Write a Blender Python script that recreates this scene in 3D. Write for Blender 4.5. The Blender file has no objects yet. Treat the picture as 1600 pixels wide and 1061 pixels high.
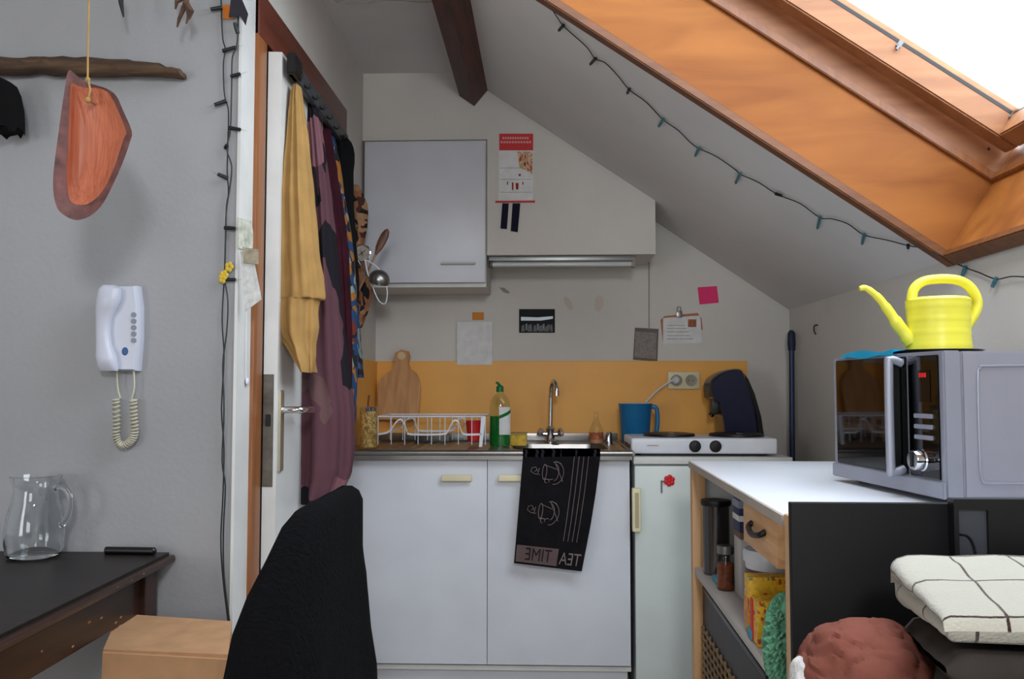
import bpy, bmesh, math, random
from mathutils import Vector, Matrix, noise
random.seed(4)
C = bpy.context.scene.collection
PI = math.pi
F = 1363.0; EYE = Vector((0, 0, 1.10)); YAW = math.radians(2.1); PITCH = math.radians(3.07)
# ------------------------------------------------------------------ camera
cam = bpy.data.objects.new('camera', bpy.data.cameras.new('camera')); C.objects.link(cam)
cam.data.sensor_width = 36; cam.data.lens = F * 36 / 1600; cam.data.clip_start = .02
cam.location = EYE; cam.rotation_euler = (PI / 2 + PITCH, 0, YAW)
bpy.context.scene.camera = cam
CM = cam.rotation_euler.to_matrix()
# ------------------------------------------------------------------ world and light
SC = bpy.context.scene
SC.view_settings.view_transform = 'Standard'; SC.view_settings.look = 'None'
SC.view_settings.gamma = 1; SC.view_settings.use_curve_mapping = False
SC.view_settings.exposure = 0.0
wd = bpy.data.worlds.new('overcast'); SC.world = wd; wd.use_nodes = True
bg = wd.node_tree.nodes['Background']; bg.inputs[0].default_value = (.82, .91, 1, 1); bg.inputs[1].default_value = 8.8

def area(name, loc, target, sx, sy, power, col, portal=False):
    l = bpy.data.lights.new(name, 'AREA'); l.shape = 'RECTANGLE'; l.size = sx; l.size_y = sy
    l.energy = power; l.color = col
    if portal: l.cycles.is_portal = True
    o = bpy.data.objects.new(name, l); C.objects.link(o); o.location = loc
    o.rotation_euler = (Vector(target) - Vector(loc)).to_track_quat('-Z', 'Y').to_euler()
    return o
# slope frame (roof plane): u up the slope, n outwards
SL = .68; WX = 1.026; WZ = 1.419; _l = math.sqrt(1 + SL * SL)
UD = Vector((-1 / _l, 0, SL / _l)); ND = Vector((SL / _l, 0, 1 / _l)); SO = Vector((WX, 0, WZ))
def S(u, y, n=0): return SO + UD * u + ND * n + Vector((0, y, 0))
area('rear_skylight_light', S(1.0, -1.0, -.03), (-.6, 2.2, 1.2), .34, .34, 32, (.93, .96, 1))
area('rear_fill_light', (-.5, -4.15, 1.45), (.1, 3, 1.25), 1.5, 1.2, 32, (.93, .97, 1))  # added frontal fill from behind the camera, no window modelled there
area('left_fill_light', (-2.42, -.9, 1.2), (1.0, 1.9, 1.5), 1.3, 1.2, 34, (.93, .97, 1))  # added fill to lift the slope and knee wall, no window there
pt = area('skylight_portal', S(.76, 1.62, .40), S(.76, 1.62, 0), 1.15, 1.5, 1, (1, 1, 1), True)

# ------------------------------------------------------------------ pixel -> point helpers
def ray(px, py): return CM @ Vector(((px - 800) / F, -(py - 530.5) / F, -1))
def W(px, py, Y): d = ray(px, py); return EYE + d * (Y / d.y)
def onZ(px, py, Z): d = ray(px, py); return EYE + d * ((Z - EYE.z) / d.z)
def onX(px, py, X): d = ray(px, py); return EYE + d * (X / d.x)
def onS(px, py, n=0):
    d = ray(px, py); p = SO + ND * n
    return EYE + d * ((p - EYE).dot(ND) / d.dot(ND))

# ------------------------------------------------------------------ materials
def lin(c): return tuple(((x / 12.92) if x <= .04045 else ((x + .055) / 1.055) ** 2.4) for x in c)
def new(name):
    m = bpy.data.materials.new(name); m.use_nodes = True; nt = m.node_tree
    return m, nt, nt.nodes['Principled BSDF']
def N(nt, t, **k):
    n = nt.nodes.new(t)
    for a, b in k.items(): setattr(n, a, b)
    return n
def ramp(nt, stops, src, interp='LINEAR'):
    r = N(nt, 'ShaderNodeValToRGB'); r.color_ramp.interpolation = interp
    e = r.color_ramp.elements
    while len(e) < len(stops): e.new(.5)
    for i, (p, c) in enumerate(stops): e[i].position = p; e[i].color = (*lin(c), 1)
    nt.links.new(src, r.inputs[0]); return r
def coords(nt, scale=(1, 1, 1), kind='Object', rot=(0, 0, 0)):
    t = N(nt, 'ShaderNodeTexCoord'); mp = N(nt, 'ShaderNodeMapping')
    mp.inputs['Scale'].default_value = scale; mp.inputs['Rotation'].default_value = rot
    nt.links.new(t.outputs[kind], mp.inputs[0]); return mp.outputs[0]
def bump(nt, b, h, strength, dist=.002):
    n = N(nt, 'ShaderNodeBump'); n.inputs['Strength'].default_value = strength; n.inputs['Distance'].default_value = dist
    nt.links.new(h, n.inputs['Height']); nt.links.new(n.outputs[0], b.inputs['Normal'])
def plain(name, c, rough=.6, metal=0, var=.06, sc=8, bmp=0, bsc=60, coat=0, spec=.5, trans=0, ior=1.45, alpha=1):
    m, nt, b = new(name)
    tx = N(nt, 'ShaderNodeTexNoise'); tx.inputs['Scale'].default_value = sc; tx.inputs['Detail'].default_value = 5
    nt.links.new(coords(nt), tx.inputs[0])
    lo = tuple(max(0, x * (1 - var)) for x in c); hi = tuple(min(1, x * (1 + var * .6)) for x in c)
    r = ramp(nt, [(.3, lo), (.7, hi)], tx.outputs[0]); nt.links.new(r.outputs[0], b.inputs['Base Color'])
    b.inputs['Roughness'].default_value = rough; b.inputs['Metallic'].default_value = metal
    b.inputs['Coat Weight'].default_value = coat; b.inputs['Specular IOR Level'].default_value = spec
    b.inputs['Transmission Weight'].default_value = trans; b.inputs['IOR'].default_value = ior
    if bmp:
        t2 = N(nt, 'ShaderNodeTexNoise'); t2.inputs['Scale'].default_value = bsc
        nt.links.new(coords(nt), t2.inputs[0]); bump(nt, b, t2.outputs[0], bmp)
    return m
def wood(name, a, c, axis=0, sc=3, rough=.5, coat=0, stretch=14):
    m, nt, b = new(name)
    s = [stretch] * 3; s[axis] = 1.0
    co = coords(nt, tuple(s))
    tx = N(nt, 'ShaderNodeTexNoise'); tx.inputs['Scale'].default_value = sc; tx.inputs['Detail'].default_value = 8; tx.inputs['Distortion'].default_value = .8
    nt.links.new(co, tx.inputs[0])
    r = ramp(nt, [(.3, a), (.7, c)], tx.outputs[0]); nt.links.new(r.outputs[0], b.inputs['Base Color'])
    b.inputs['Roughness'].default_value = rough; b.inputs['Coat Weight'].default_value = coat
    bump(nt, b, tx.outputs[0], .15, .001)
    return m
def wallmat(name, c, spots=True):
    m, nt, b = new(name)
    n1 = N(nt, 'ShaderNodeTexNoise'); n1.inputs['Scale'].default_value = 1.6; n1.inputs['Detail'].default_value = 6
    n2 = N(nt, 'ShaderNodeTexNoise'); n2.inputs['Scale'].default_value = 17; n2.inputs['Detail'].default_value = 4
    co = coords(nt); nt.links.new(co, n1.inputs[0]); nt.links.new(co, n2.inputs[0])
    d = tuple(x * .93 for x in c)
    r = ramp(nt, [(.3, d), (.65, c)], n1.outputs[0])
    r2 = ramp(nt, [(.20, (.6, .58, .55)), (.27, (1, 1, 1))], n2.outputs[0])
    mx = N(nt, 'ShaderNodeMix', data_type='RGBA', blend_type='MULTIPLY'); mx.inputs[0].default_value = .55 if spots else .15
    nt.links.new(r.outputs[0], mx.inputs[6]); nt.links.new(r2.outputs[0], mx.inputs[7])
    nt.links.new(mx.outputs[2], b.inputs['Base Color']); b.inputs['Roughness'].default_value = .85
    n3 = N(nt, 'ShaderNodeTexNoise'); n3.inputs['Scale'].default_value = 90; nt.links.new(co, n3.inputs[0])
    bump(nt, b, n3.outputs[0], .25, .002)
    return m
def glassmat(name, tint=(1, 1, 1), rough=0.0):
    m, nt, b = new(name)
    b.inputs['Base Color'].default_value = (*tint, 1); b.inputs['Transmission Weight'].default_value = 1
    b.inputs['Roughness'].default_value = rough; b.inputs['IOR'].default_value = 1.45
    return m
def thinglass(name, tint=(.97, .98, .98), refl=.5):
    m, nt, b = new(name); nt.nodes.remove(b)
    o = nt.nodes['Material Output']; tr = N(nt, 'ShaderNodeBsdfTransparent'); tr.inputs[0].default_value = (*tint, 1)
    gl = N(nt, 'ShaderNodeBsdfGlossy'); gl.inputs['Roughness'].default_value = .03
    lw = N(nt, 'ShaderNodeLayerWeight'); pw = N(nt, 'ShaderNodeMath', operation='POWER'); pw.inputs[1].default_value = 4
    ma = N(nt, 'ShaderNodeMath', operation='MULTIPLY_ADD'); ma.inputs[1].default_value = refl; ma.inputs[2].default_value = .035
    nt.links.new(lw.outputs['Facing'], pw.inputs[0]); nt.links.new(pw.outputs[0], ma.inputs[0])
    mx = N(nt, 'ShaderNodeMixShader'); nt.links.new(ma.outputs[0], mx.inputs[0])
    nt.links.new(tr.outputs[0], mx.inputs[1]); nt.links.new(gl.outputs[0], mx.inputs[2]); nt.links.new(mx.outputs[0], o.inputs[0])
    return m
def voro(name, stops, sc=18, rough=.85, stretch=(1, 1, 1), interp='CONSTANT'):
    m, nt, b = new(name)
    v = N(nt, 'ShaderNodeTexVoronoi'); v.inputs['Scale'].default_value = sc
    nz = N(nt, 'ShaderNodeTexNoise'); nz.inputs['Scale'].default_value = 6
    co = coords(nt, stretch); nt.links.new(co, nz.inputs[0])
    ad = N(nt, 'ShaderNodeMix', data_type='VECTOR'); ad.inputs[0].default_value = .12
    nt.links.new(co, ad.inputs[4]); nt.links.new(nz.outputs['Color'], ad.inputs[5]); nt.links.new(ad.outputs[1], v.inputs[0])
    sp = N(nt, 'ShaderNodeSeparateColor'); nt.links.new(v.outputs['Color'], sp.inputs[0])
    r = ramp(nt, stops, sp.outputs[0], interp); nt.links.new(r.outputs[0], b.inputs['Base Color'])
    b.inputs['Roughness'].default_value = rough
    return m
def fabric(name, c, var=.15, rough=.95, sc=14, weave=400):
    m, nt, b = new(name)
    tx = N(nt, 'ShaderNodeTexNoise'); tx.inputs['Scale'].default_value = sc; tx.inputs['Detail'].default_value = 6
    co = coords(nt); nt.links.new(co, tx.inputs[0])
    lo = tuple(x * (1 - var) for x in c)
    r = ramp(nt, [(.3, lo), (.7, c)], tx.outputs[0]); nt.links.new(r.outputs[0], b.inputs['Base Color'])
    b.inputs['Roughness'].default_value = rough; b.inputs['Specular IOR Level'].default_value = .15
    t2 = N(nt, 'ShaderNodeTexNoise'); t2.inputs['Scale'].default_value = weave; nt.links.new(co, t2.inputs[0])
    bump(nt, b, t2.outputs[0], .5, .001)
    return m

M_wall = wallmat('wall_paint', (.83, .815, .79))
M_ceil = wallmat('ceiling_paint', (.85, .84, .835), False)
M_floor = wood('floor_boards', (.72, .68, .64), (.80, .77, .73), 1, 3, .5)
M_beam = wood('dark_beam', (.20, .085, .06), (.36, .17, .12), 1, 5, .55)
M_frame = wood('door_frame_wood', (.46, .26, .11), (.58, .35, .17), 2, 4, .45, .1)
M_headf = wood('door_head_wood', (.30, .13, .08), (.40, .18, .11), 1, 4, .45, .1)
M_ply = wood('warm_ply', (.50, .28, .11), (.62, .38, .17), 0, 2.2, .55, 0, 5); M_ply.node_tree.nodes['Principled BSDF'].inputs['Specular IOR Level'].default_value = .2
M_pine = wood('sash_pine', (.54, .34, .20), (.64, .43, .27), 0, 3, .5, 0, 10)
M_white = plain('white_laminate', (.80, .81, .84), .35, 0, .02)
M_fridge = plain('fridge_enamel', (.77, .80, .79), .3, 0, .02)
M_cabw = plain('cabinet_white', (.80, .80, .79), .45, 0, .03)
M_doorw = plain('door_white', (.82, .82, .81), .4, 0, .04)
M_cream = plain('cream_plastic', (.86, .82, .68), .4)
M_black = plain('black_plastic', (.035, .035, .04), .4)
M_steel = plain('stainless', (.56, .55, .54), .32, 1, .12, 4)
M_chrome = plain('chrome', (.85, .85, .86), .08, 1, .02)
M_brass = plain('aged_brass', (.74, .71, .62), .35, .8, .1)
M_splash = plain('orange_splash', (.93, .67, .30), .45, 0, .05, 3)
M_birch = wood('birch', (.74, .56, .38), (.84, .67, .48), 2, 4, .5)
M_birchx = wood('birch_long', (.76, .56, .36), (.86, .68, .48), 1, 4, .5)
M_tabled = wood('dark_table', (.13, .075, .06), (.22, .13, .10), 1, 3, .35, .1)
M_tabtop = wood('dark_table_top', (.08, .06, .055), (.14, .11, .10), 0, 3, .45); M_tabtop.node_tree.nodes['Principled BSDF'].inputs['Specular IOR Level'].default_value = .3
M_card = plain('cardboard', (.72, .55, .40), .85, 0, .06, 20)
M_paper = plain('paper', (.86, .86, .86), .9, 0, .05, 30)
M_papg = plain('grey_paper', (.62, .58, .54), .9, 0, .15, 60)
M_glass = glassmat('clear_glass', (.97, .99, 1))
M_red = plain('red', (.78, .10, .12), .5)
M_navy = fabric('navy_cloth', (.12, .12, .2))
M_cable = plain('green_cable', (.13, .15, .14), .5)
M_sock = plain('teal_socket', (.22, .44, .48), .45)
M_sockd = plain('dark_socket', (.08, .12, .12), .45)
M_bulb = thinglass('bulb_glass', (.95, .95, .92))
M_white_pl = plain('white_plastic', (.84, .85, .88), .3)

# ------------------------------------------------------------------ mesh helpers
XF = None
def box(bm, x0, x1, y0, y1, z0, z1, bev=0, seg=2):
    b2 = bmesh.new(); bmesh.ops.create_cube(b2, size=1)
    for v in b2.verts:
        v.co = Vector((x0 + (v.co.x + .5) * (x1 - x0), y0 + (v.co.y + .5) * (y1 - y0), z0 + (v.co.z + .5) * (z1 - z0)))
    if bev: bmesh.ops.bevel(b2, geom=b2.edges[:], offset=bev, segments=seg, affect='EDGES', profile=.6)
    merge(bm, b2)
def merge(bm, b2, mtx=None):
    if mtx is not None: b2.transform(mtx)
    mp = {v: bm.verts.new(v.co) for v in b2.verts}
    for f in b2.faces:
        try:
            nf = bm.faces.new([mp[v] for v in f.verts]); nf.material_index = f.material_index
        except ValueError: pass
    b2.free()
def hexa(bm, P):  # 8 points: bottom 4, top 4
    vs = [bm.verts.new(p) for p in P]
    for q in ((3, 2, 1, 0), (4, 5, 6, 7), (0, 1, 5, 4), (1, 2, 6, 5), (2, 3, 7, 6), (3, 0, 4, 7)):
        bm.faces.new([vs[i] for i in q])
def prism(bm, pts, d):  # closed polygon pts extruded by vector d
    a = [bm.verts.new(p) for p in pts]; b = [bm.verts.new(Vector(p) + Vector(d)) for p in pts]; n = len(pts)
    bm.faces.new(a); bm.faces.new(b[::-1])
    for i in range(n): bm.faces.new([a[i], b[i], b[(i + 1) % n], a[(i + 1) % n]])
def rings(bm, R, cap=True, closed=True, loop=False):
    V = [[bm.verts.new(p) for p in r] for r in R]; n = len(V[0])
    rr = range(len(V) if loop else len(V) - 1)
    for i in rr:
        a, b = V[i], V[(i + 1) % len(V)]
        for j in range(n if closed else n - 1):
            k = (j + 1) % n
            bm.faces.new([a[j], a[k], b[k], b[j]])
    if cap and not loop:
        bm.faces.new(V[0][::-1]); bm.faces.new(V[-1])
def tube(bm, pts, r, seg=8, cap=True, smooth=0):
    pts = [Vector(p) for p in pts]
    if smooth: pts, rr = spline(pts, smooth), None
    n = len(pts); R = []
    rad = (lambda i: r) if not isinstance(r, (list, tuple)) else (lambda i: r[0] + (r[1] - r[0]) * i / (n - 1) if len(r) == 2 else r[min(int(round(i * (len(r) - 1) / (n - 1))), len(r) - 1)])
    t0 = (pts[1] - pts[0]).normalized(); up = Vector((0, 0, 1)) if abs(t0.z) < .9 else Vector((1, 0, 0))
    a = t0.cross(up).normalized()
    for i, p in enumerate(pts):
        t = (pts[min(i + 1, n - 1)] - pts[max(i - 1, 0)])
        t = t.normalized() if t.length > 1e-9 else t0
        a = (a - t * a.dot(t)).normalized(); b = t.cross(a)
        R.append([p + (a * math.cos(2 * PI * k / seg) + b * math.sin(2 * PI * k / seg)) * rad(i) for k in range(seg)])
    rings(bm, R, cap)
def spline(pts, k=6):
    out = []; n = len(pts)
    for i in range(n - 1):
        p0, p1, p2, p3 = pts[max(i - 1, 0)], pts[i], pts[i + 1], pts[min(i + 2, n - 1)]
        for j in range(k):
            t = j / k
            out.append(.5 * ((2 * p1) + (p2 - p0) * t + (2 * p0 - 5 * p1 + 4 * p2 - p3) * t * t + (-p0 + 3 * p1 - 3 * p2 + p3) * t ** 3))
    out.append(pts[-1]); return out
def lathe(bm, prof, c, seg=32, axis=None, sx=1, sy=1):
    c = Vector(c); R = []
    for r, z in prof:
        R.append([Vector((r * sx * math.cos(2 * PI * k / seg), r * sy * math.sin(2 * PI * k / seg), z)) for k in range(seg)])
    q = Vector(axis).normalized().to_track_quat('Z', 'Y').to_matrix() if axis else Matrix.Identity(3)
    R = [[c + q @ p for p in r] for r in R]
    rings(bm, R)
def sphere(bm, c, r, sc=(1, 1, 1), seg=16):
    b2 = bmesh.new(); bmesh.ops.create_uvsphere(b2, u_segments=seg, v_segments=seg // 2 + 2, radius=r)
    merge(bm, b2, Matrix.Translation(Vector(c)) @ Matrix.Diagonal((*sc, 1)))
def wl(o):
    v = Vector((0, 0, 0))
    while o is not None: v = v + o.location; o = o.parent
    return v
def obj(name, bm, mat, parent=None, smooth=True, mods=None, angle=40):
    if XF is not None: bm.transform(XF)
    bmesh.ops.recalc_face_normals(bm, faces=bm.faces)
    me = bpy.data.meshes.new(name)
    if parent is None:
        xs = [v.co.x for v in bm.verts]; ys = [v.co.y for v in bm.verts]; zs = [v.co.z for v in bm.verts]
        base = Vector(((min(xs) + max(xs)) / 2, (min(ys) + max(ys)) / 2, min(zs)))
    else: base = wl(parent)
    bm.transform(Matrix.Translation(-base))
    bm.to_mesh(me); bm.free()
    o = bpy.data.objects.new(name, me); C.objects.link(o)
    if parent is None: o.location = base
    else: o.parent = parent
    for m in (mat if isinstance(mat, (list, tuple)) else [mat]): me.materials.append(m)
    if smooth:
        for p in me.polygons: p.use_smooth = True
        try: me.set_sharp_from_angle(angle=math.radians(angle))
        except Exception: pass
    return o
def tag(o, label, cat, group=None):
    o['label'] = label; o['category'] = cat
    if group: o['group'] = group
    return o
def thing(name, label, cat, loc, group=None):
    o = bpy.data.objects.new(name, None); C.objects.link(o); o.empty_display_size = .05
    loc = Vector(loc)
    if XF is not None: loc = XF @ loc
    o.location = loc
    return tag(o, label, cat, group)
def struct(name, bm, m, parent=None, smooth=False):
    o = obj(name, bm, m, parent, smooth)
    if parent is None: o['kind'] = 'structure'
    return o
B = bmesh.new
def bx(*a, **k): b = B(); box(b, *a, **k); return b
def tb(*a, **k): b = B(); tube(b, *a, **k); return b
def lt(*a, **k): b = B(); lathe(b, *a, **k); return b
def quadslab(p, d):  # p: four points, d: thickness vector
    b = B(); prism(b, p, d); return b
def wrinkle(bm, amp, sc, seed=0):
    bm.normal_update()
    for v in bm.verts:
        v.co += v.normal * amp * noise.noise(v.co * sc + Vector((seed, seed * 2, 0)))
def textmesh(s, size, depth=.0006):
    cu = bpy.data.curves.new('lettering', 'FONT'); cu.body = s; cu.size = size; cu.extrude = depth / 2; cu.align_x = 'CENTER'; cu.align_y = 'CENTER'
    o = bpy.data.objects.new('lettering', cu); C.objects.link(o)
    bpy.context.view_layer.update()
    me = o.to_mesh(); b = B(); b.from_mesh(me); o.to_mesh_clear()
    bpy.data.objects.remove(o); bpy.data.curves.remove(cu)
    return b

# ================================================================== STRUCTURE
LX = -.715; BY = 3.68; NY = 2.0; CZ = 2.34; RX = (-.33)
XR = WX
struct('floor', bx(-2.6, 1.15, -4.4, 3.8, -.1, 0), M_floor)
struct('wall_back', bx(-2.6, 1.15, BY, BY + .12, 0, 2.6), M_wall)
struct('wall_right', bx(WX, WX + .12, -4.4, BY, 0, WZ), M_wall)
struct('wall_rear', bx(-2.6, 1.15, -4.4, -4.25, 0, 2.6), M_wall)
struct('wall_far_left', bx(-2.6, -2.5, -4.25, NY, 0, 2.5), M_wall)
DY0, DY1, DZ = 2.145, 2.99, 2.0   # door opening
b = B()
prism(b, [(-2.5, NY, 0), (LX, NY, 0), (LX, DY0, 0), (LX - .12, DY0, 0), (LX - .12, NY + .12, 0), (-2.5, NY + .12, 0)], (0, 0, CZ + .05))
struct('wall_near_left', b, wallmat('darkened_wall_paint', (.61, .61, .62)))  # wall paint darkened to offset excess light falling on this wall
b = B(); box(b, LX - .12, LX, DY1, BY, 0, CZ + .05); box(b, LX - .12, LX, DY0, DY1, DZ, CZ + .05)
struct('wall_left', b, M_wall)
# ceiling: flat part and slope with two skylight openings
b = B()
box(b, -2.6, -.33, -4.4, 3.8, CZ, CZ + .05)
U1 = (WX - RX) * _l
us = [-.02, .015, .62, 1.38, 1.545, U1 + .02]; ys = [-4.4, -1.38, -.62, 1.005, 2.205, 3.8]
for i in range(5):
    for j in range(5):
        um = (us[i] + us[i + 1]) / 2; ym = (ys[j] + ys[j + 1]) / 2
        if .03 < um < 1.53 and 1.02 < ym < 2.19: continue
        if .62 < um < 1.38 and -1.38 < ym < -.62: continue
        hexa(b, [S(us[i], ys[j]), S(us[i + 1], ys[j]), S(us[i + 1], ys[j + 1]), S(us[i], ys[j + 1]),
                 S(us[i], ys[j], .03), S(us[i + 1], ys[j], .03), S(us[i + 1], ys[j + 1], .03), S(us[i], ys[j + 1], .03)])
struct('ceiling', b, M_ceil)
# soffit over the wall cabinet and the hood niche
b = B(); prism(b, [(LX, 3.38, 2.07), (LX, 3.38, CZ), (-.33, 3.38, CZ), (.434, 3.38, WZ + SL * (WX - .434)), (.434, 3.38, 1.612), (-.222, 3.38, 1.612), (-.222, 3.38, 2.07)], (0, .30, 0))
struct('wall_soffit', b, M_wall)
# beam
b = B()
A = W(718, 150, 3.38); B1 = W(741, 166, 3.38); C1 = W(768, 134, 3.38)
prism(b, [(A.x, -4.2, A.z), (B1.x, -4.2, B1.z), (C1.x, -4.2, C1.z), (C1.x - .005, -4.2, C1.z + .06), (A.x - .01, -4.2, CZ + .01)], (0, 7.58, 0))
struct('trim_1', b, M_beam)
bh = W(735, 40, 2.75)
# splashback
struct('trim_2', bx(LX + .001, .846, BY - .012, BY, .86, 1.206, bev=.002), M_splash)
struct('trim_3', bx(LX, LX + .01, 3.10, BY - .012, .86, 1.206, bev=.002), M_splash)

# ---------------------------------------------------------------- skylight
sky = thing('window_1', 'x', 'x', S(.76, 1.6, .2)); del sky['label']; del sky['category']; sky['kind'] = 'structure'
def sbox(b, u0, u1, y0, y1, n0, n1, bev=0):
    b2 = B(); box(b2, 0, 1, 0, 1, 0, 1)
    for v in b2.verts: v.co = S(u0 + v.co.x * (u1 - u0), y0 + v.co.y * (y1 - y0), n0 + v.co.z * (n1 - n0))
    if bev: bmesh.ops.bevel(b2, geom=b2.edges[:], offset=bev, segments=2, affect='EDGES')
    merge(b, b2)
UA, UB, YA, YB = .03, 1.53, 1.02, 2.19
def sframe(name, ins, n0, n1, wd_, mat, bev=.003):
    u0, u1, y0, y1 = UA + ins, UB - ins, YA + ins, YB - ins
    for nm, a in ((name, (u0 - 0, u1, y1 - wd_, y1)), (name, (u0, u1, y0, y0 + wd_)), (name, (u0, u0 + wd_, y0 + wd_, y1 - wd_)), (name, (u1 - wd_, u1, y0 + wd_, y1 - wd_))):
        b = B(); sbox(b, *a, n0, n1, bev); obj(nm, b, mat, sky)
# lining boards sit outside the opening (ins negative)
sframe('reveal_board', -.018, .0, .225, .018, M_ply, .001)
M_case = wood('casing_wood', (.36, .20, .085), (.46, .27, .12), 0, 4, .5)
sframe('casing', -.035, -.022, .0, .040, M_case, .003)
sframe('fixed_frame', -.03, .225, .31, .035, M_pine)
sframe('fixed_frame_lip', -.03, .205, .226, .042, M_frame, .002)
sframe('sash', .018, .275, .36, .055, M_pine, .004)
b = B(); sbox(b, UA + .07, UB - .07, YA + .07, YB - .07, .345, .349); obj('pane', b, thinglass('skylight_glass'), sky)
sframe('gasket', .069, .336, .3445, .005, M_black, 0)
Mclipm = plain('clip_metal', (.45, .45, .45), .4, .6)
for u_ in (.10, .42, .72):
    b = B(); sbox(b, u_ - .006, u_ + .006, YB - .079, YB - .072, .325, .343, .001); sbox(b, u_ - .003, u_ + .003, YB - .084, YB - .078, .315, .332, .001); obj('clip', b, Mclipm, sky)
b = B(); p = S(.085, YB - .0015, .27); lathe(b, [(.0001, 0), (.008, 0), (.008, .003), (.0001, .004)], p, 14, (0, -1, 0)); obj('screw_cap', b, M_sockd, sky)
# rear skylight surround
sk2 = thing('window_2', 'x', 'x', S(1.0, -1, .05)); del sk2['label']; del sk2['category']; sk2['kind'] = 'structure'
for a in ((.60, 1.40, -.64, -.60), (.60, 1.40, -1.40, -1.36), (.60, .64, -1.36, -.64), (1.36, 1.40, -1.36, -.64)):
    b = B(); sbox(b, *a, -.01, .12); obj('frame', b, M_pine, sk2)
b = B(); sbox(b, .62, 1.38, -1.38, -.62, .10, .104); obj('pane', b, M_white_pl, sk2)

# ---------------------------------------------------------------- door
door = thing('door_1', 'x', 'x', (LX, DY0, 0)); del door['label']; del door['category']; door['kind'] = 'structure'
b = B(); box(b, LX - .12, LX + .012, DY0 - .055, DY0 + .012, 0, DZ + .075, bev=.003); obj('frame_jamb', b, M_frame, door)
b = B(); box(b, LX - .12, LX + .012, DY1 - .012, DY1 + .055, 0, DZ + .075, bev=.003); obj('frame_jamb', b, M_frame, door)
b = B(); box(b, LX - .12, LX + .014, DY0 - .055, DY1 + .055, DZ - .03, DZ + .085, bev=.003); obj('frame_head', b, M_headf, door)
# leaf a little ajar, hinged on the far side, built by its four plan corners
n0 = Vector((W(420, 54, 2.165).x, 2.165)); n1 = Vector((W(441, 54, 2.168).x, 2.168)); f0 = Vector((-.724, 2.968)); f1 = Vector((-.690, 2.972))
def plan(z, *ps): return [Vector((p.x, p.y, z)) for p in ps]
b = B(); hexa(b, plan(.01, n0, n1, f1, f0) + plan(1.955, n0, n1, f1, f0))
leaf = obj('leaf', b, M_doorw, door, False)
fd = (f1 - n1).normalized(); fd3 = Vector((fd.x, fd.y, 0)); fn3 = Vector((fd.y, -fd.x, 0))  # along leaf, out of leaf
def L(s, o, z): return Vector((n1.x, n1.y, z)) + fd3 * s + fn3 * o
def lbox(b, s0, s1, o0, o1, z0, z1, bev=0):
    b2 = B(); hexa(b2, [L(s0, o0, z0), L(s1, o0, z0), L(s1, o1, z0), L(s0, o1, z0), L(s0, o0, z1), L(s1, o0, z1), L(s1, o1, z1), L(s0, o1, z1)])
    if bev: bmesh.ops.bevel(b2, geom=b2.edges[:], offset=bev, segments=2, affect='EDGES')
    merge(b, b2)
b = B(); lbox(b, .012, .048, .0, .006, .885, 1.09, .002); hp = obj('handle_plate', b, M_brass, leaf)
b = tb([L(.030, .0, 1.04), L(.030, .045, 1.04), L(.05, .055, 1.04), L(.14, .055, 1.038)], .009, 12, smooth=4); obj('door_handle', b, M_chrome, leaf)
b = B(); lbox(b, -.003, .0, -.034, -.008, .85, 1.13, .0005); lk = obj('lock_plate', b, plain('lock_metal', (.42, .40, .37), .45, .6, .2, 30), leaf)
b = B(); lbox(b, -.007, -.003, -.027, -.014, 1.0, 1.03, .001); obj('latch', b, M_black, lk)
# corridor darkness behind door: a plain wall beyond the opening
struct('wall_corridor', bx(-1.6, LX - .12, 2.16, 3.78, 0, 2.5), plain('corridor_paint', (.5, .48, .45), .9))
# white corner bead
struct('trim_4', bx(LX - .004, LX + .003, NY - .003, DY0 - .055, 0, CZ), M_doorw)

# ================================================================== BASE CABINETS AND SINK
CF = 3.08
cab = thing('sink_cabinet', 'white two-door base cabinet under the stainless sink top', 'cabinet', (-.2, 3.36, 0))
b = B(); box(b, -.70, .30, CF + .02, BY - .02, .13, .845); obj('body', b, M_white, cab, False)
obj('kick_board', bx(-.69, .29, CF + .045, CF + .06, 0, .13), M_white, cab, False)
obj('plinth_rail', bx(-.70, .30, CF + .012, CF + .045, .112, .128, bev=.002), M_cabw, cab)
for x0, x1, hx0, hx1 in ((-.698, -.2005, None, 0), (-.1985, .298, None, 1)):
    d = obj('door', bx(x0, x1, CF, CF + .018, .135, .853, bev=.0015), M_white, cab)
    pxs = ((690, 738), (779, 830))[hx1]
    a = W(pxs[0], 746, CF); c = W(pxs[1], 746, CF); z = a.z
    bb = B(); box(bb, a.x, c.x, CF - .024, CF - .010, z - .012, z + .011, bev=.005, seg=3)
    box(bb, a.x + .006, a.x + .022, CF - .012, CF, z - .009, z + .007); box(bb, c.x - .022, c.x - .006, CF - .012, CF, z - .009, z + .007)
    obj('handle', bb, M_cream, d)
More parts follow.
